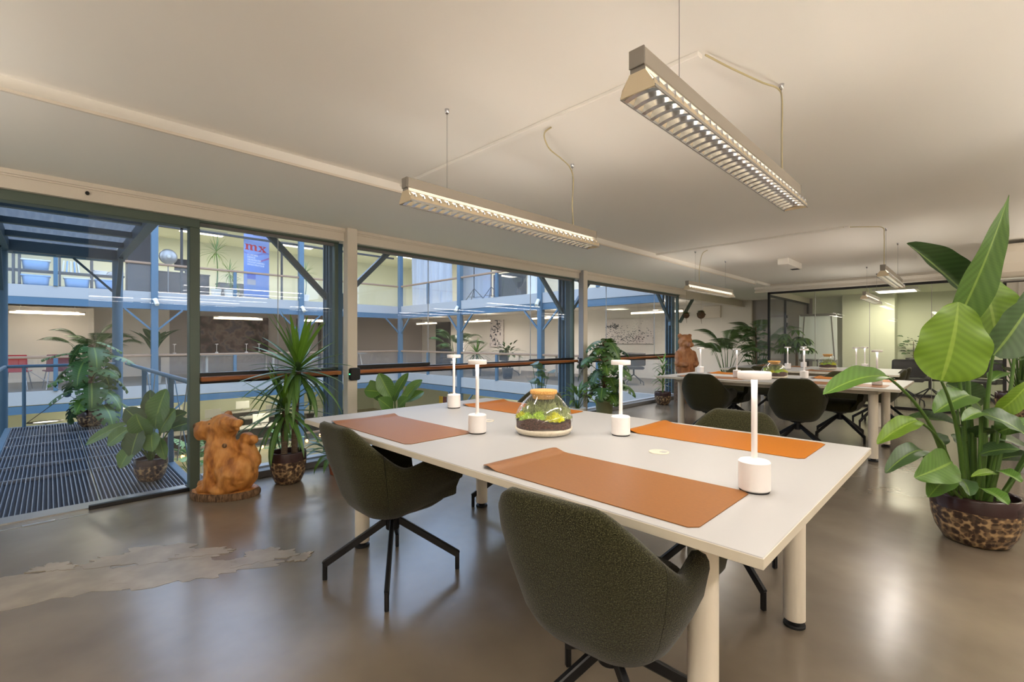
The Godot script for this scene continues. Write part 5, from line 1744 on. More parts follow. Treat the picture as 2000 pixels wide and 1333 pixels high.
func build_carvings() -> void:
	var t := thing("carved_cub", "chainsaw-carved orange wooden cub sitting on a log slice by the sliding door", "sculpture", P(0.965, 0, 4.08), deg_to_rad(138))
	var ls := part("log_slice", log_slice(0.245, 0.16, 0.055, 3), M.bark, t)
	part("cut_face", log_slice(0.232, 0.15, 0.004, 3), M.carved, ls, Transform3D(Basis(), Vector3(0, 0.0545, 0)))
	var body := [
		[0.02, 0.53, 0.0, 0.0, 0.525, 0.0, 0.098, 0.092],
		[0.06, 0.525, -0.005, 0.165, 0.505, -0.01, 0.08, 0.056],
		[0.15, 0.478, -0.01, 0.18, 0.475, -0.01, 0.05, 0.044],
		[0.165, 0.545, -0.014, 0.195, 0.535, -0.014, 0.036, 0.03],
		[-0.04, 0.57, -0.06, -0.15, 0.575, -0.105, 0.05, 0.03],
		[-0.04, 0.545, -0.06, -0.13, 0.53, -0.09, 0.04, 0.022],
		[0.02, 0.59, 0.05, 0.025, 0.62, 0.085, 0.035, 0.024],
		[0.035, 0.46, 0.0, 0.03, 0.36, 0.0, 0.088, 0.108],
		[0.03, 0.36, 0.0, -0.03, 0.22, 0.0, 0.112, 0.14],
		[-0.09, 0.21, -0.015, -0.1, 0.17, -0.01, 0.138, 0.134],
		[-0.09, 0.19, -0.08, -0.07, 0.12, -0.09, 0.095, 0.075],
		[-0.06, 0.08, -0.1, 0.0, 0.075, -0.115, 0.048, 0.042],
		[0.055, 0.31, -0.065, 0.065, 0.1, -0.085, 0.062, 0.05],
		[0.065, 0.085, -0.085, 0.125, 0.075, -0.09, 0.046, 0.04],
		[0.09, 0.3, 0.045, 0.12, 0.2, 0.05, 0.068, 0.06],
		[0.12, 0.17, 0.05, 0.135, 0.09, 0.05, 0.046, 0.044],
		[0.14, 0.085, 0.05, 0.2, 0.075, 0.045, 0.044, 0.036],
		[-0.17, 0.26, 0.03, -0.13, 0.38, 0.03, 0.075, 0.062],
		[-0.13, 0.40, 0.03, -0.145, 0.435, 0.025, 0.05, 0.044],
		[-0.145, 0.435, 0.025, -0.205, 0.43, 0.0, 0.044, 0.038],
		[-0.06, 0.07, 0.03, 0.03, 0.06, 0.05, 0.08, 0.05],
	]
	part("figure", sdf_mesh(body, 0.0095, 0.016, 0.009), M.carved, t)
	part("knot", MB.new().ball(Vector3(-0.045, 0.405, -0.1), Vector3(0.018, 0.018, 0.012), 14).done(), M.bark, t)
	part("eye", MB.new().ball(Vector3(0.08, 0.565, -0.075), Vector3(0.009, 0.008, 0.006), 10).done(), M.bark, t)
	part("nose", MB.new().ball(Vector3(0.21, 0.54, -0.02), Vector3(0.02, 0.024, 0.024), 12).done(), M.bark, t)
	t = thing("carved_bear", "tall chainsaw-carved wooden bear standing upright on a stump beside the last window column", "sculpture", P(8.72, 0, 3.98), deg_to_rad(240))
	part("stump", log_slice(0.2, 0.2, 0.45, 8), M.bark, t)
	var bear := [
		[0.0, 1.17, 0.0, 0.01, 1.2, 0.0, 0.125, 0.12],
		[0.08, 1.14, 0.0, 0.18, 1.115, 0.0, 0.07, 0.05],
		[-0.01, 1.28, -0.105, -0.01, 1.3, -0.115, 0.042, 0.036],
		[-0.01, 1.28, 0.105, -0.01, 1.3, 0.115, 0.042, 0.036],
		[-0.01, 1.05, 0.0, -0.01, 0.95, 0.0, 0.10, 0.15],
		[-0.01, 0.92, 0.0, 0.0, 0.68, 0.0, 0.16, 0.18],
		[0.02, 0.94, -0.16, 0.06, 0.76, -0.2, 0.065, 0.055],
		[0.06, 0.76, -0.2, 0.18, 0.74, -0.1, 0.055, 0.05],
		[0.02, 0.94, 0.16, 0.06, 0.76, 0.2, 0.065, 0.055],
		[0.06, 0.76, 0.2, 0.18, 0.74, 0.1, 0.055, 0.05],
		[0.02, 0.62, -0.09, 0.05, 0.5, -0.1, 0.10, 0.075],
		[0.02, 0.62, 0.09, 0.05, 0.5, 0.1, 0.10, 0.075],
		[0.05, 0.49, -0.1, 0.13, 0.48, -0.1, 0.05, 0.04],
		[0.05, 0.49, 0.1, 0.13, 0.48, 0.1, 0.05, 0.04],
	]
	part("figure", sdf_mesh(bear, 0.014, 0.022, 0.014), M.carved_red, t)

# ------------------------------------------------------------------ single pieces of the near rooms
func build_small() -> void:
	var t := thing("air_conditioner", "cream air conditioner under the ceiling at the right edge behind the big plant", "air conditioner", P(7.75, 0, -0.14))
	var o := PackedVector2Array([Vector2(0.0, 2.3), Vector2(0.62, 2.3), Vector2(0.62, 1.98), Vector2(0.5, 1.92), Vector2(0.12, 1.92), Vector2(0.02, 1.98), Vector2(-0.03, 2.08), Vector2(-0.04, 2.2), Vector2(-0.025, 2.27)])
	part("casing", MB.new().prism(o, 0.0, 1.1).done(), M.cream, t)
	part("side_cover", MB.new().prism(PackedVector2Array([Vector2(0.02, 2.28), Vector2(0.58, 2.28), Vector2(0.58, 2.02), Vector2(0.06, 2.02), Vector2(0.0, 2.12), Vector2(-0.01, 2.22)]), -0.012, 0.0).done(), M.cream, t)
	part("air_flap", MB.new().rb(0.06, 0.3, 1.90, 1.915, -1.0, -0.06, 0.004).done(), M.pot_white, t)
	part("air_slot", MB.new().rb(0.02, 0.1, 1.925, 1.95, 0.001, 0.004).done(), M.dark_grey, t)
	part("intake_grille", MB.new().rb(0.34, 0.56, 1.905, 1.918, -1.0, -0.1).done(), M.dark_grey, t)
	t = thing("access_point", "small pale electric box high on the far wall behind the hanging moss balls", "box", P(13.45, 1.85, 5.35))
	part("casing", MB.new().rb(-0.02, 0.05, 0.0, 0.35, -0.25, 0.25, 0.01).done(), M.cream, t)
	# meeting room furniture: black chairs and a table edge
	for q in [[12.05, 0.62, 200, "black meeting chair behind the glass, seen over the pale green armchairs"], [11.9, -0.12, 160, "black meeting chair behind the glass, hidden by the big plant's stalks"], [11.5, 0.95, 20, "black meeting chair close behind the glass beside the far table"]]:
		t = thing("meeting_chair", q[3], "chair", P(q[0], 0, q[1]), deg_to_rad(q[2]), "black meeting chairs")
		part("seat", MB.new().box(Vector3(0, 0.46, 0), Vector3(0.46, 0.07, 0.48), 0.03).done(), M.black, t)
		part("backrest", MB.new().box(Vector3(-0.24, 0.68, 0), Vector3(0.06, 0.34, 0.52), 0.028, Basis(Vector3(0, 0, 1), 0.12)).done(), M.black, t)
		part("column", MB.new().cyl(Vector3.ZERO, 0.025, 0.25, 0.43, 12).done(), M.black_metal, t)
		for k in 4:
			var f := TAU * (k + 0.5) / 4
			var dv := Vector3(cos(f), 0, sin(f))
			part("leg", MB.new().tube([dv * 0.02 + Vector3(0, 0.27, 0), dv * 0.31 + Vector3(0, 0.08, 0), dv * 0.32 + Vector3(0, 0.0, 0)], 0.012, 8).done(), M.black_metal, t)
	t = thing("wall_notice", "small red notice hanging on the meeting room side wall", "notice", P(13.5, 1.55, 2.86))
	part("sheet", MB.new().rb(-0.2, 0.0, 0.0, 0.28, 0.0, 0.01).done(), M.maroon, t)

# ------------------------------------------------------------------ what is seen across the atrium
func small_lamp(label: String, at: Vector3, ln: float, along_b: bool) -> void:
	var t := thing("pendant_light", label, "pendant lamp", at, PI / 2 if along_b else 0.0)
	part("housing", MB.new().rb(-ln / 2, ln / 2, 0.07, 0.11, -0.025, 0.025, 0.003).done(), M.housing, t)
	part("tube_light", MB.new().rb(-ln / 2 + 0.02, ln / 2 - 0.02, 0.02, 0.066, -0.03, 0.03, 0.004).done(), M.strip_glow, t)
	part("reflector", MB.new().rb(-ln / 2, ln / 2, 0.0, 0.018, -0.05, 0.05, 0.003).done(), M.reflector, t)
	for s in [-1.0, 1.0]:
		part("suspension_wire", MB.new().tube([P(s * ln * 0.35, 0.11, 0), P(s * ln * 0.35, 0.36, 0)], 0.003, 5).done(), M.wire, t)

func build_beyond() -> void:
	for q in [[0.0, 1.91, 18.0, false, "pendant lamp across the atrium behind the red chairs"], [4.6, 1.91, 17.8, false, "pendant lamp across the atrium above the yucca's tips"], [7.4, 1.91, 17.8, false, "pendant lamp across the atrium right of the yucca"], [11.7, 1.91, 17.0, true, "pendant lamp in the far corner room beyond the atrium"], [11.7, 1.91, 13.6, true, "pendant lamp in the right wing left of the striped painting"], [11.7, 1.91, 10.0, true, "pendant lamp in the right wing right of the striped painting"], [11.4, 1.91, 6.0, true, "pendant lamp in the right wing just left of the hanging moss balls"]]:
		small_lamp(q[4], P(q[0], q[1], q[2]), 1.5, q[3])
	for q in [[3.6, 18.0, "ceiling panel light on the floor above, left of the banner"], [1.4, 18.0, "ceiling panel light on the floor above behind the door frame"], [6.6, 18.0, "ceiling panel light on the floor above, right of the banner"], [11.0, 17.0, "ceiling panel light on the floor above in the far corner"], [12.0, 14.0, "ceiling panel light on the floor above behind the curtains"], [12.0, 9.5, "ceiling panel light on the floor above over the tripods"]]:
		var t := thing("ceiling_light", q[2], "light", P(q[0], 4.8, q[1]))
		part("frame", MB.new().rb(-0.64, 0.64, -0.04, 0.0, -0.34, 0.34, 0.005).done(), M.pot_white, t)
		part("diffuser", MB.new().rb(-0.6, 0.6, -0.05, -0.04, -0.3, 0.3).done(), M.panel_glow, t)
	for q in [[1.0, 18.5, "ceiling panel light of the floor below, above the first desk"], [5.5, 18.5, "ceiling panel light of the floor below, behind the yucca"], [2.0, 22.5, "ceiling panel light of the floor below, deep behind the carved cub"], [7.0, 22.5, "ceiling panel light of the floor below, deep behind the near column"], [11.5, 13.0, "ceiling panel light of the floor below in the right wing, far one"], [11.5, 7.5, "ceiling panel light of the floor below in the right wing, near one"]]:
		var t := thing("ceiling_light", q[2], "light", P(q[0], -0.3, q[1]))
		part("frame", MB.new().rb(-0.64, 0.64, -0.05, 0.0, -0.34, 0.34, 0.005).done(), M.pot_white, t)
		part("diffuser", MB.new().rb(-0.6, 0.6, -0.06, -0.05, -0.3, 0.3).done(), M.panel_glow, t)
	# roll-up banner
	var bn := thing("rollup_banner", "tall blue roll-up banner with a red logo on the floor above across the atrium", "banner", P(4.62, 2.5, 15.95), deg_to_rad(20))
	part("cloth", MB.new().rb(-0.43, 0.43, 0.06, 2.1, -0.004, 0.004).done(), banner_mat(), bn)
	part("foot_case", MB.new().rb(-0.45, 0.45, 0.0, 0.07, -0.08, 0.08, 0.01).done(), M.alu, bn)
	part("top_bar", MB.new().rb(-0.44, 0.44, 2.09, 2.12, -0.012, 0.012, 0.003).done(), M.alu, bn)
	var tm := TextMesh.new()
	var sf := SystemFont.new()
	sf.font_names = PackedStringArray(["Droid Serif"])
	sf.font_weight = 800
	tm.font = sf
	tm.text = "mx"
	tm.font_size = 64
	tm.pixel_size = 0.0052
	tm.depth = 0.004
	part("logo", tm, M.red, bn, Transform3D(Basis().scaled(Vector3(1.35, 1.0, 1.0)), Vector3(-0.04, 1.62, 0.006)))
	var y := 1.36
	for s in ["ECONOMIE", "ENERGIE", "GRONDBELEID", "STEDENPLANNING", "INFRASTRUCTUUR"]:
		var t2 := TextMesh.new()
		var sf2 := SystemFont.new()
		sf2.font_names = PackedStringArray(["Droid Sans"])
		t2.font = sf2
		t2.text = s
		t2.font_size = 32
		t2.pixel_size = 0.0022
		t2.depth = 0.003
		t2.horizontal_alignment = HORIZONTAL_ALIGNMENT_LEFT
		part("text_line", t2, M.paper, bn, Transform3D(Basis(), Vector3(-0.32, y, 0.006)))
		y -= 0.075
	for i in 3:
		part("picture", MB.new().rb(-0.32, -0.04, 0.62 - i * 0.18, 0.78 - i * 0.18, -0.008, -0.004).done(), [mat(rgb8(52, 80, 168), 0.5), mat(rgb8(150, 150, 158), 0.5), mat(rgb8(96, 128, 180), 0.5)][i], bn)
	# shelves of blue crates, floor above at the far left
	var sh := thing("storage_rack", "dark steel rack on the floor above at the upper left, filled with blue crates", "rack", P(-0.6, 2.5, 16.2))
	for a in [-1.5, -0.75, 0.0, 0.1, 0.8, 1.4, 2.0]:
		part("upright", MB.new().rb(a - 0.02, a + 0.02, 0, 0.98, -0.02, 0.02).rb(a - 0.02, a + 0.02, 0, 0.98, 0.4, 0.44).done(), M.dark_grey, sh)
	for yy in [0.02, 0.4, 0.95]:
		part("shelf", MB.new().rb(-1.55, 2.05, yy, yy + 0.03, -0.03, 0.45).done(), M.dark_grey, sh)
	var crates := [[-1.72, 0.43], [-1.0, 0.43], [-0.22, 0.43], [-1.0, 0.05], [-0.22, 0.05], [0.52, 0.05], [1.1, 0.05], [-1.75, 0.05]]
	var ci := 0
	for q in crates:
		var cn: String = ["upper shelf, first from the left", "upper shelf, second from the left", "upper shelf, third from the left", "lower shelf, second from the left", "lower shelf, third from the left", "lower shelf, fourth from the left", "lower shelf, fifth from the left", "lower shelf, first from the left"][ci]
		ci += 1
		var c := thing("storage_crate", "pale blue plastic crate on the rack's " + cn, "crate", P(q[0], 2.5 + q[1], 16.38), 0.0, "blue crates on the rack")
		part("body", MB.new().lathe([Vector2(0, 0), Vector2(0.2, 0), Vector2(0.22, 0.22)], 28, Vector3.ZERO, 6.0, 1.1, 0.8).done(), M.bin_blue, c)
		part("lid", MB.new().box(Vector3(0, 0.24, 0), Vector3(0.52, 0.035, 0.38), 0.01).done(), M.pot_white if ci % 3 == 0 else M.bin_blue, c)
	for q in [[0.4, "blue folders leaning on the upper shelf of the rack", 3], [0.9, "papers stacked on the upper shelf of the rack", 0], [1.25, "white papers on the right of the upper shelf", 0]]:
		var c := thing("paper_stack", q[1], "papers", P(q[0], 2.93, 16.35))
		if q[2]:
			for k in 5:
				part("folder", MB.new().box(Vector3(k * 0.07 - 0.14, 0.14, 0), Vector3(0.03, 0.28, 0.3), 0.003, Basis(Vector3(0, 0, 1), 0.05 * k - 0.1)).done(), M.bin_blue if k % 2 else M.paper, c)
		else:
			for k in 4:
				part("sheet_pile", MB.new().box(Vector3(0.01 * k, 0.015 + 0.026 * k, 0), Vector3(0.34 - 0.02 * k, 0.024, 0.26), 0.002, Basis(Vector3.UP, 0.12 * k)).done(), M.paper, c)
	# dark cabinet wall right of the rack, fan, desks on the floor above
	solo("dark_cabinet", MB.new().rb(1.5, 2.05, 2.5, 4.2, 16.1, 16.6, 0.01).done(), M.dark_grey, "tall dark cabinet on the floor above behind the bridge column", "cabinet")
	var fan := thing("pedestal_fan", "white pedestal fan on the floor above beside the dark cabinet", "fan", P(2.4, 2.5, 16.2))
	part("stand", MB.new().cyl(Vector3.ZERO, 0.015, 0.02, 0.9, 10).cyl(Vector3.ZERO, 0.17, 0.0, 0.03, 24).done(), M.grey, fan)
	part("cage", MB.new().ball(Vector3(0, 1.08, 0.02), Vector3(0.22, 0.22, 0.07), 20).done(), M.alu, fan)
	part("hub", MB.new().ball(Vector3(0, 1.08, 0.1), Vector3(0.06, 0.06, 0.05), 12).done(), M.pot_white, fan)
	var dk := thing("desk", "brown desk on the floor above, just right of the door frame", "desk", P(2.85, 2.5, 17.2))
	part("desktop", MB.new().rb(-0.9, 0.7, 0.7, 0.74, -0.4, 0.4, 0.004).done(), M.wood_dark, dk)
	part("front_panel", MB.new().rb(-0.88, 0.68, 0.05, 0.7, -0.38, -0.35).done(), M.wood_dark, dk)
	for sx in [-0.85, 0.65]:
		part("side_panel", MB.new().rb(sx - 0.02, sx + 0.02, 0.0, 0.7, -0.38, 0.38).done(), M.dark_grey, dk)
	var mo := thing("monitor", "dark monitor on the brown desk of the floor above", "monitor", P(3.0, 3.24, 17.2))
	part("screen", MB.new().rb(-0.3, 0.3, 0.1, 0.46, -0.02, 0.02, 0.006).done(), M.dark_grey, mo)
	part("stand", MB.new().rb(-0.03, 0.03, 0.0, 0.12, 0.0, 0.03).rb(-0.12, 0.12, 0.0, 0.015, -0.08, 0.08).done(), M.dark_grey, mo)
	solo("window_mullion", MB.new().rb(2.6, 2.66, 2.5, 4.7, 15.66, 15.72).rb(-1.0, 9.3, 4.3, 4.36, 15.66, 15.72).rb(5.25, 5.3, 2.5, 4.3, 15.66, 15.72).done(), M.dark_grey, "dark slim window frame on the floor above across the atrium", "window frame")
	var side := thing("cabinet", "long low grey cabinet on the floor above behind the banner's foot", "cabinet", P(4.6, 2.5, 17.9))
	part("carcass", MB.new().rb(-0.6, 0.9, 0.0, 0.6, -0.25, 0.25, 0.005).done(), M.grey, side)
	part("top", MB.new().rb(-0.62, 0.92, 0.6, 0.63, -0.27, 0.27, 0.004).done(), M.dark_grey, side)
	for q in [[3.55, 16.1, 1.35, "tall thin dracaena on the floor above left of the banner", 0.5], [3.9, 16.1, 0.75, "short dracaena on the floor above beside the banner", 0.42], [4.2, 16.75, 0.55, "smallest dracaena on the floor above touching the banner", 0.36], [6.1, 15.95, 0.95, "drooping dracaena in a white pot on the floor above right of the banner", 0.4]]:
		var t := thing("dracaena_plant", q[3], "plant", P(q[0], 2.5, q[1]))
		simple_pot(t, 0.14, 0.24, "pot_white")
		part("trunk", bend(Vector3(0, 0.2, 0), Vector3(0, q[2], 0), Vector3(0.04, 0, 0), 0.02, 0.012, 8, 7).done(), M.stalk, t)
		rosette(t, Vector3(0, q[2], 0), 30, q[4], 0.035, int(q[0] * 50), -0.5, 1.4, ["yucca_bright", "yucca_bright", "pale_leaf"])
	# curtains in the right wing above
	var cu := thing("curtain", "long pale curtains hanging on the floor above on the right of the atrium", "curtain", P(9.9, 2.5, 0))
	var rows := []
	for i in 2:
		var row := []
		for j in 161:
			var b := lerpf(15.3, 12.85, j / 160.0)
			row.append(Vector3(0.06 * sin(b * 13.0) + 0.03 * sin(b * 31.0) + (0.04 * sin(b * 5.0) if i == 0 else 0.0), [0.02, 2.3][i], -b))
		rows.append(row)
	part("drape", MB.new().grid(rows).done(), M.curtain, cu)
	part("curtain_rail", MB.new().rb(-0.04, 0.04, 2.28, 2.3, 12.85, 15.3).done(), M.alu, cu)
	# photo gear
	solo("backdrop", MB.new().rb(10.7, 10.74, 2.5, 4.7, 11.75, 13.4, 0.004).done(), M.curtain, "white photo backdrop on the floor above right of the curtains", "backdrop")
	for q in [[10.1, 11.9, 1.6, "black light tripod on the floor above in front of the white backdrop"], [10.15, 11.1, 1.9, "second light tripod on the floor above beside the black case"]]:
		var t := thing("light_stand", q[3], "tripod", P(q[0], 2.5, q[1]))
		part("pole", MB.new().cyl(Vector3.ZERO, 0.014, 0.15, q[2], 8).done(), M.black, t)
		for k in 3:
			var f := TAU * k / 3 + 0.4
			part("leg", MB.new().tube([Vector3(0, 0.45, 0), Vector3(cos(f) * 0.45, 0.01, sin(f) * 0.45)], 0.011, 6).done(), M.black, t)
			part("strut", MB.new().tube([Vector3(0, 0.15, 0), Vector3(cos(f) * 0.26, 0.19, sin(f) * 0.26)], 0.008, 6).done(), M.black, t)
		part("head", MB.new().box(Vector3(0, q[2], 0), Vector3(0.3, 0.06, 0.06), 0.01).done(), M.black, t)
	solo("equipment_case", MB.new().rb(10.5, 11.0, 2.502, 3.4, 10.3, 11.4, 0.02).done(), M.dark_grey, "large dark equipment case on the floor above between the tripods", "case")
	var sb := thing("softbox", "black softbox on a stand on the floor above, right of the dark case", "softbox", P(10.05, 2.5, 9.75))
	part("hood", MB.new().lathe([Vector2(0.0, 0.3), Vector2(0.12, 0.34), Vector2(0.42, 0.75), Vector2(0.4, 1.35), Vector2(0.36, 1.4)], 8, Vector3.ZERO, 2.0, 0.5, 0.9, true).done(), M.black, sb)
	part("stand", MB.new().cyl(Vector3.ZERO, 0.015, 0.0, 0.34, 8).cyl(Vector3.ZERO, 0.2, 0.0, 0.02, 16).done(), M.black, sb)
	solo("white_box", MB.new().rb(9.95, 10.15, 2.5, 3.2, 9.0, 9.3, 0.01).done(), M.paper, "white box standing on the floor above beside the softbox", "box")
	# red shell chairs across the atrium
	for q in [[-0.55, 16.5, 80, "red", "red shell chair across the atrium at the far left"], [0.15, 16.3, 100, "maroon", "dark red chair across the atrium right of the red one"]]:
		var t := thing("shell_chair", q[4], "chair", P(q[0], 0, q[1]), deg_to_rad(q[2]))
		part("seat_shell", MB.new().box(Vector3(0.02, 0.45, 0), Vector3(0.44, 0.03, 0.46), 0.012).box(Vector3(-0.22, 0.66, 0), Vector3(0.03, 0.4, 0.46), 0.012, Basis(Vector3(0, 0, 1), 0.2)).done(), M[q[3]], t)
		for sx in [-1.0, 1.0]:
			for sz in [-1.0, 1.0]:
				part("leg", MB.new().tube([Vector3(0.14 * sx, 0.44, 0.17 * sz), Vector3(0.22 * sx, 0.0, 0.23 * sz)], 0.011, 6).done(), M.chrome, t)
	# rooms across at this level
	solo("beige_cupboard", MB.new().rb(-2.5, 1.0, 0.0, 2.2, 19.3, 19.99, 0.01).done(), M.cream, "wall of beige cupboards across the atrium behind the red chairs", "cupboard")
	solo("abstract_painting", MB.new().rb(3.9, 6.2, 0.75, 2.1, 19.93, 19.99, 0.008).done(), tri_mat(mat(Color.WHITE, 0.7), noise_tex(FastNoiseLite.TYPE_SIMPLEX_SMOOTH, 0.012, [[0.2, rgb8(52, 42, 42)], [0.45, rgb8(86, 66, 62)], [0.6, rgb8(110, 92, 84)], [0.8, rgb8(70, 62, 70)]], 256, 5, 81), Vector3(0.6, 0.6, 0.6)), "large dark brown abstract painting across the atrium behind the yucca", "painting")
	solo("splatter_painting", MB.new().rb(13.43, 13.49, 1.1, 1.93, 7.15, 8.93, 0.006).done(), splatter_mat(5, false), "wide white painting with black ink splatters in the right wing", "painting")
	solo("brush_painting", MB.new().rb(13.43, 13.49, 0.94, 2.09, 13.95, 14.8, 0.006).done(), splatter_mat(9, true), "upright painting of black brush strokes in the right wing", "painting")
	for q in [[11.2, 14.7, "black swivel chair in the right wing below the upright painting", 20], [11.2, 11.3, "black swivel chair in the right wing right of the upright painting", -10], [11.3, 6.6, "dark swivel chair in the right wing just beyond the far window", 40]]:
		var t := thing("office_chair", q[2], "chair", P(q[0], 0, q[1]), deg_to_rad(q[3]), "black chairs in the right wing")
		part("seat", MB.new().box(Vector3(0, 0.46, 0), Vector3(0.48, 0.08, 0.5), 0.03).done(), M.dark_grey, t)
		part("backrest", MB.new().box(Vector3(-0.25, 0.7, 0), Vector3(0.07, 0.36, 0.54), 0.03).done(), M.dark_grey, t)
		part("column", MB.new().cyl(Vector3.ZERO, 0.025, 0.25, 0.43, 12).done(), M.black_metal, t)
		for k in 4:
			var f := TAU * (k + 0.5) / 4
			var dv := Vector3(cos(f), 0, sin(f))
			part("leg", MB.new().tube([dv * 0.02 + Vector3(0, 0.27, 0), dv * 0.31 + Vector3(0, 0.08, 0), dv * 0.32], 0.012, 8).done(), M.black_metal, t)
	var tables := [[11.7, 13.0, 1.2, 3.0, "white work table in the right wing beneath the upright painting"], [4.6, 17.9, 2.4, 1.2, "work table across the atrium with small white lamps behind the yucca"], [11.6, 8.9, 1.2, 2.4, "white work table in the right wing before the splatter painting"]]
	for q in tables:
		var t := thing("work_table", q[4], "table", P(q[0], 0, q[1]))
		part("tabletop", MB.new().rb(-q[2] / 2, q[2] / 2, 0.71, 0.74, -q[3] / 2, q[3] / 2, 0.003).done(), M.white_laminate, t)
		for sx in [-1.0, 1.0]:
			for sz in [-1.0, 1.0]:
				part("leg", MB.new().cyl(P(sx * (q[2] / 2 - 0.2), 0, sz * (q[3] / 2 - 0.2)), 0.04, 0.0, 0.71, 16).done(), M.white_leg, t)
	var l0: Node3D = get_node("table_lamp")
	var far_lamps := [[2.75, 17.5, "tiny white table lamp across the atrium just left of the door frame"], [3.9, 17.6, "tiny white table lamp across the atrium just right of the door frame"], [4.75, 17.5, "taller of two tiny table lamps across the atrium left of the yucca"], [5.2, 17.7, "second of two tiny table lamps across the atrium left of the yucca"], [11.5, 14.2, "tiny white table lamp in the right wing left of the upright painting"], [11.5, 12.0, "tiny white table lamp in the right wing below the upright painting"], [11.4, 9.2, "tiny white table lamp in the right wing right of the upright painting"]]
	for q in far_lamps:
		dup(l0, P(q[0], 0.7402 if q[0] != 2.75 else 0.7402, q[1]), 0.0, q[2], "white table lamps")
	var tb := thing("side_table", "small table carrying the far table lamp left of the door frame", "table", P(2.75, 0, 17.5))
	part("tabletop", MB.new().rb(-0.5, 0.5, 0.71, 0.74, -0.4, 0.4, 0.003).done(), M.wood_dark, tb)
	for sx in [-0.4, 0.4]:
		part("leg", MB.new().rb(sx - 0.02, sx + 0.02, 0.0, 0.71, -0.3, 0.3).done(), M.dark_grey, tb)
	var wt := thing("trestle_table", "small white trestle table across the atrium left of its corner column", "table", P(7.9, 0, 16.9))
	part("tabletop", MB.new().rb(-0.75, 0.75, 0.7, 0.74, -0.35, 0.35, 0.003).done(), M.white_laminate, wt)
	for sx in [-0.6, 0.6]:
		for sz in [-1.0, 1.0]:
			part("leg", MB.new().tube([P(sx, 0.7, sz * 0.1), P(sx * 1.05, 0, sz * 0.3)], 0.018, 6).done(), M.white_leg, wt)
	solo("doorway_frame", MB.new().rb(7.3, 7.4, 0, 2.05, 19.9, 20.0).rb(8.2, 8.3, 0, 2.05, 19.9, 20.0).rb(7.3, 8.3, 2.05, 2.12, 19.9, 20.0).done(), M.wood_dark, "brown door frame in the back wall across the atrium", "door frame")
	solo("dark_door", MB.new().rb(13.41, 13.49, 0.0, 2.1, 17.6, 18.7, 0.01).done(), M.dark_grey, "dark door in the far corner room of the right wing", "door")
	palm("palm across the atrium behind the footbridge monstera", P(0.85, 0, 17.4), 1.6, 14, 31, 0.75)
	palm("dark palm in the right wing left of the atrium's right column", P(10.2, 0, 13.0), 1.6, 14, 32, 0.8)
	var t3 := thing("banana_plant", "broad upright leaves across the atrium just right of the bridge column", "plant", P(2.1, 0, 16.3))
	simple_pot(t3, 0.18, 0.3, "pot_white")
	for i in 9:
		var d := polar(i * 2.4, lerpf(1.3, 0.6, i / 9.0))
		var b := Vector3(0, 0.7 + 0.06 * i, 0) + d * 0.15
		var lf := part("leaf", leaf_mesh(0.65, 0.2, "paddle", 0.5, 0.2, 0.03, 12, 2, i), M.strelitzia_dark, t3, Transform3D(facing(d, Vector3.UP), b))
		part("stalk", bend(Vector3(0, 0.26, 0), b, Vector3.ZERO, 0.012, 0.008, 6, 6).done(), M.stalk, lf, lf.transform.affine_inverse())
	var t4 := thing("yucca_plant", "yucca in the right wing between the blue column and the upright painting", "plant", P(10.3, 0, 12.0))
	simple_pot(t4, 0.17, 0.3, "dark_grey")
	part("trunk", bend(Vector3(0, 0.26, 0), Vector3(0, 0.75, 0), Vector3.ZERO, 0.03, 0.025, 6, 8).done(), M.trunk, t4)
	rosette(t4, Vector3(0, 0.75, 0), 40, 0.55, 0.05, 91, -0.3, 1.45)
	var t5 := thing("bushy_plant", "dark bushy plant in the right wing below the pale column", "plant", P(10.3, 0, 10.5))
	simple_pot(t5, 0.18, 0.34, "dark_grey")
	var lz := leaf_mesh(0.22, 0.07, "lance", 0.7, 0.2, 0.0, 8, 1, 2)
	for i in 60:
		var d := polar(i * 2.39996, rng.randf_range(-0.1, 1.1))
		part("leaf", lz, M.strelitzia_dark, t5, Transform3D(facing(d, Vector3.UP), Vector3(0, 0.75, 0) + d * rng.randf_range(0.1, 0.5)))
	part("trunk", bend(Vector3(0, 0.3, 0), Vector3(0, 1.0, 0), Vector3.ZERO, 0.02, 0.01, 6, 6).done(), M.stalk_brown, t5)
	# the floor below
	for q in [[1.9, 18.2, "glowing uplighter standing on the floor below, left of the carved cub"], [-0.05, 16.6, "glowing uplighter on the floor below beyond the footbridge's end"], [6.4, 18.6, "glowing uplighter on the floor below right of the yucca"]]:
		uplighter("floor_lamp", q[2], P(q[0], -2.75, q[1]), 1.84)
	var k := 0
	for q in [[0.8, 19.2], [3.2, 19.6], [5.4, 19.2], [7.6, 19.0], [11.2, 13.0], [11.2, 9.0], [2.0, 21.6], [4.4, 21.8], [6.6, 21.6], [9.0, 21.4], [3.4, 23.6], [6.0, 23.8]]:
		var nm: String = ["left of the cub", "above the cub's back", "behind the yucca trunks", "right of the yucca", "behind the young bird of paradise", "at the far right", "second row, first from the left", "second row, second from the left", "second row, third from the left", "second row, last on the right", "last row, on the left", "last row, on the right"][k]
		k += 1
		var t := thing("desk", "dark desk on the floor below, " + nm, "desk", P(q[0], -2.75, q[1]), PI / 2 if k == 5 or k == 6 else 0.0, "desks on the floor below")
		part("desktop", MB.new().rb(-0.9, 0.9, 0.7, 0.74, -0.4, 0.4, 0.004).done(), M.white_laminate, t)
		part("front_panel", MB.new().rb(-0.88, 0.88, 0.06, 0.7, -0.38, -0.35).done(), M.dark_grey, t)
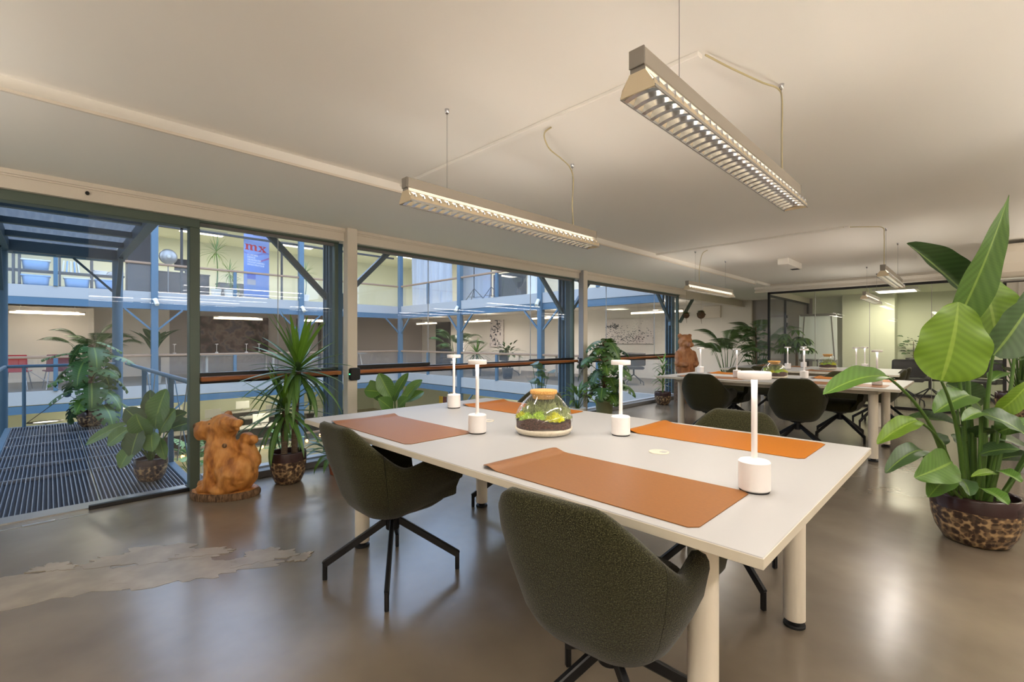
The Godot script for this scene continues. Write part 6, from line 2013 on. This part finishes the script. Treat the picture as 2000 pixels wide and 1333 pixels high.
		for sx in [-0.86, 0.86]:
			part("side_panel", MB.new().rb(sx - 0.02, sx + 0.02, 0, 0.7, -0.36, 0.36).done(), M.dark_grey, t)
		var mt := thing("monitor", "monitor on the lower floor's desk, " + nm, "monitor", t.position + Vector3(0.3, 0.74, 0), t.rotation.y, "monitors on the floor below")
		part("screen", MB.new().rb(-0.28, 0.28, 0.1, 0.44, -0.02, 0.02, 0.006).done(), M.pot_white, mt)
		part("stand", MB.new().rb(-0.03, 0.03, 0, 0.12, 0.0, 0.03).rb(-0.12, 0.12, 0.0, 0.015, -0.08, 0.08).done(), M.alu, mt)
	var mm := []
	for j in 4:
		mm.append(leaf_mesh(0.36, 0.34, "heart", 0.4 + 0.2 * j, 0.12, 0.02, 26, 5, j))
	for q in [[3.4, 16.3, "pale monstera on the floor below behind the yucca"], [2.7, 14.9, "white-potted plant on the atrium floor below, left of the yucca pot"], [5.0, 14.6, "white-potted plant on the atrium floor below, right of the yucca pot"]]:
		var t := thing("monstera_plant", q[2], "plant", P(q[0], -2.75, q[1]))
		simple_pot(t, 0.2, 0.36, "pot_white")
		for i in 14:
			var d := polar(i * 2.39996, lerpf(1.0, 0.0, i / 14.0))
			var b := Vector3(0, 0.55 + 0.4 * (1.0 - i / 14.0), 0) + d * 0.25
			var lf := part("leaf", mm[i % 4], M.pale_leaf if i % 2 else M.monstera, t, Transform3D(facing(d, Vector3.UP + polar(i * 2.39996, 0) * 0.5), b))
			part("stalk", bend(Vector3(0, 0.32, 0), b, Vector3.ZERO, 0.012, 0.008, 5, 5).done(), M.stalk, lf, lf.transform.affine_inverse())
	# string of warm bulbs down there
	var pts := []
	for i in 40:
		var f := i / 39.0
		pts.append(P(lerpf(2.2, 6.4, f), -1.62 - 0.22 * sin(PI * fposmod(f * 3.0, 1.0)), 14.9))
	solo("light_string", MB.new().tube(pts, 0.008, 5).done(), M.black, "dark cable strung with warm bulbs above the atrium floor below", "string lights")
	k = 0
	for i in [3, 9, 15, 21, 27, 33, 37]:
		var b := thing("light_bulb", ["warm bulb on the string", "warm bulb on the string", "warm bulb on the string", "warm bulb on the string", "warm bulb on the string", "warm bulb on the string", "warm bulb on the string"][k] + [", first from the left", ", second from the left", ", third from the left", ", fourth from the left", ", fifth from the left", ", sixth from the left", ", last on the right"][k], "light bulb", pts[i] + Vector3(0, -0.16, 0), 0.0, "warm bulbs on the string")
		k += 1
		part("bulb", MB.new().ball(Vector3(0, 0.04, 0), Vector3(0.045, 0.055, 0.045), 12).done(), M.bulb_glow, b)
		part("socket", MB.new().cyl(Vector3.ZERO, 0.02, 0.085, 0.155, 10).done(), M.black, b)
	# colourful wall rack on the floor below
	for q in [[15.0, "yellow", "yellow panel hanging on the floor below behind the far table lamp"], [14.75, "maroon", "brown-red panel hanging on the floor below between yellow and blue"], [14.5, "bin_blue", "blue panel hanging on the floor below right of the red one"]]:
		solo("hanging_panel", MB.new().rb(11.0, 11.03, -1.75, -1.0, q[0] - 0.11, q[0] + 0.11, 0.004).done(), M[q[1]], q[2], "panel", "coloured hanging panels")

func banner_mat() -> StandardMaterial3D:
	var m := mat(Color.WHITE, 0.5)
	var im := Image.create(64, 128, false, Image.FORMAT_RGB8)
	for y in 128:
		for x in 64:
			var f := y / 127.0
			var c := rgb8(150, 162, 206).lerp(rgb8(84, 122, 186), f)
			if absf(f - 0.33 - 0.03 * sin(x * 0.08)) < 0.012:
				c = rgb8(112, 116, 176)
			if x > 40 and absf(f - 0.44 + (x - 40) * 0.003) < 0.012:
				c = rgb8(150, 92, 140)
			im.set_pixel(x, y, c)
	m.albedo_texture = ImageTexture.create_from_image(im)
	return m

func splatter_mat(sd: int, bold: bool) -> StandardMaterial3D:
	var g := RandomNumberGenerator.new()
	g.seed = sd
	var w := 256 if not bold else 128
	var h := 128 if not bold else 192
	var im := Image.create(w, h, false, Image.FORMAT_RGB8)
	im.fill(rgb8(226, 216, 210))
	if bold:
		for i in 60:
			var x := g.randi_range(0, w - 30)
			var y := g.randi_range(0, h - 12)
			im.fill_rect(Rect2i(x, y, g.randi_range(3, 26), g.randi_range(2, 9)) if i % 2 else Rect2i(x, y, g.randi_range(2, 8), g.randi_range(4, 30)), rgb8(28, 32, 46))
		for i in 40:
			im.fill_rect(Rect2i(g.randi_range(0, w - 12), g.randi_range(0, h - 6), g.randi_range(3, 12), g.randi_range(1, 4)), rgb8(216, 214, 218))
	else:
		for i in 700:
			var cx := g.randfn(0.42 * w, 0.3 * w)
			var cy := g.randfn(0.72 * h, 0.2 * h)
			var r := int(absf(g.randfn(0, 1.5))) + 1
			if i < 90:
				cx = g.randf_range(0.0, 0.28) * w
				cy = g.randfn(0.3 * h, 0.05 * h)
				r = g.randi_range(2, 4)
			im.fill_rect(Rect2i(int(cx), int(cy), r + g.randi_range(0, 3), r), rgb8(30, 30, 42))
		for i in 160:
			im.fill_rect(Rect2i(g.randi_range(0, w), g.randi_range(0, h), 1, 1), rgb8(40, 40, 50))
	var m := mat(Color.WHITE, 0.6)
	m.albedo_texture = ImageTexture.create_from_image(im)
	return m
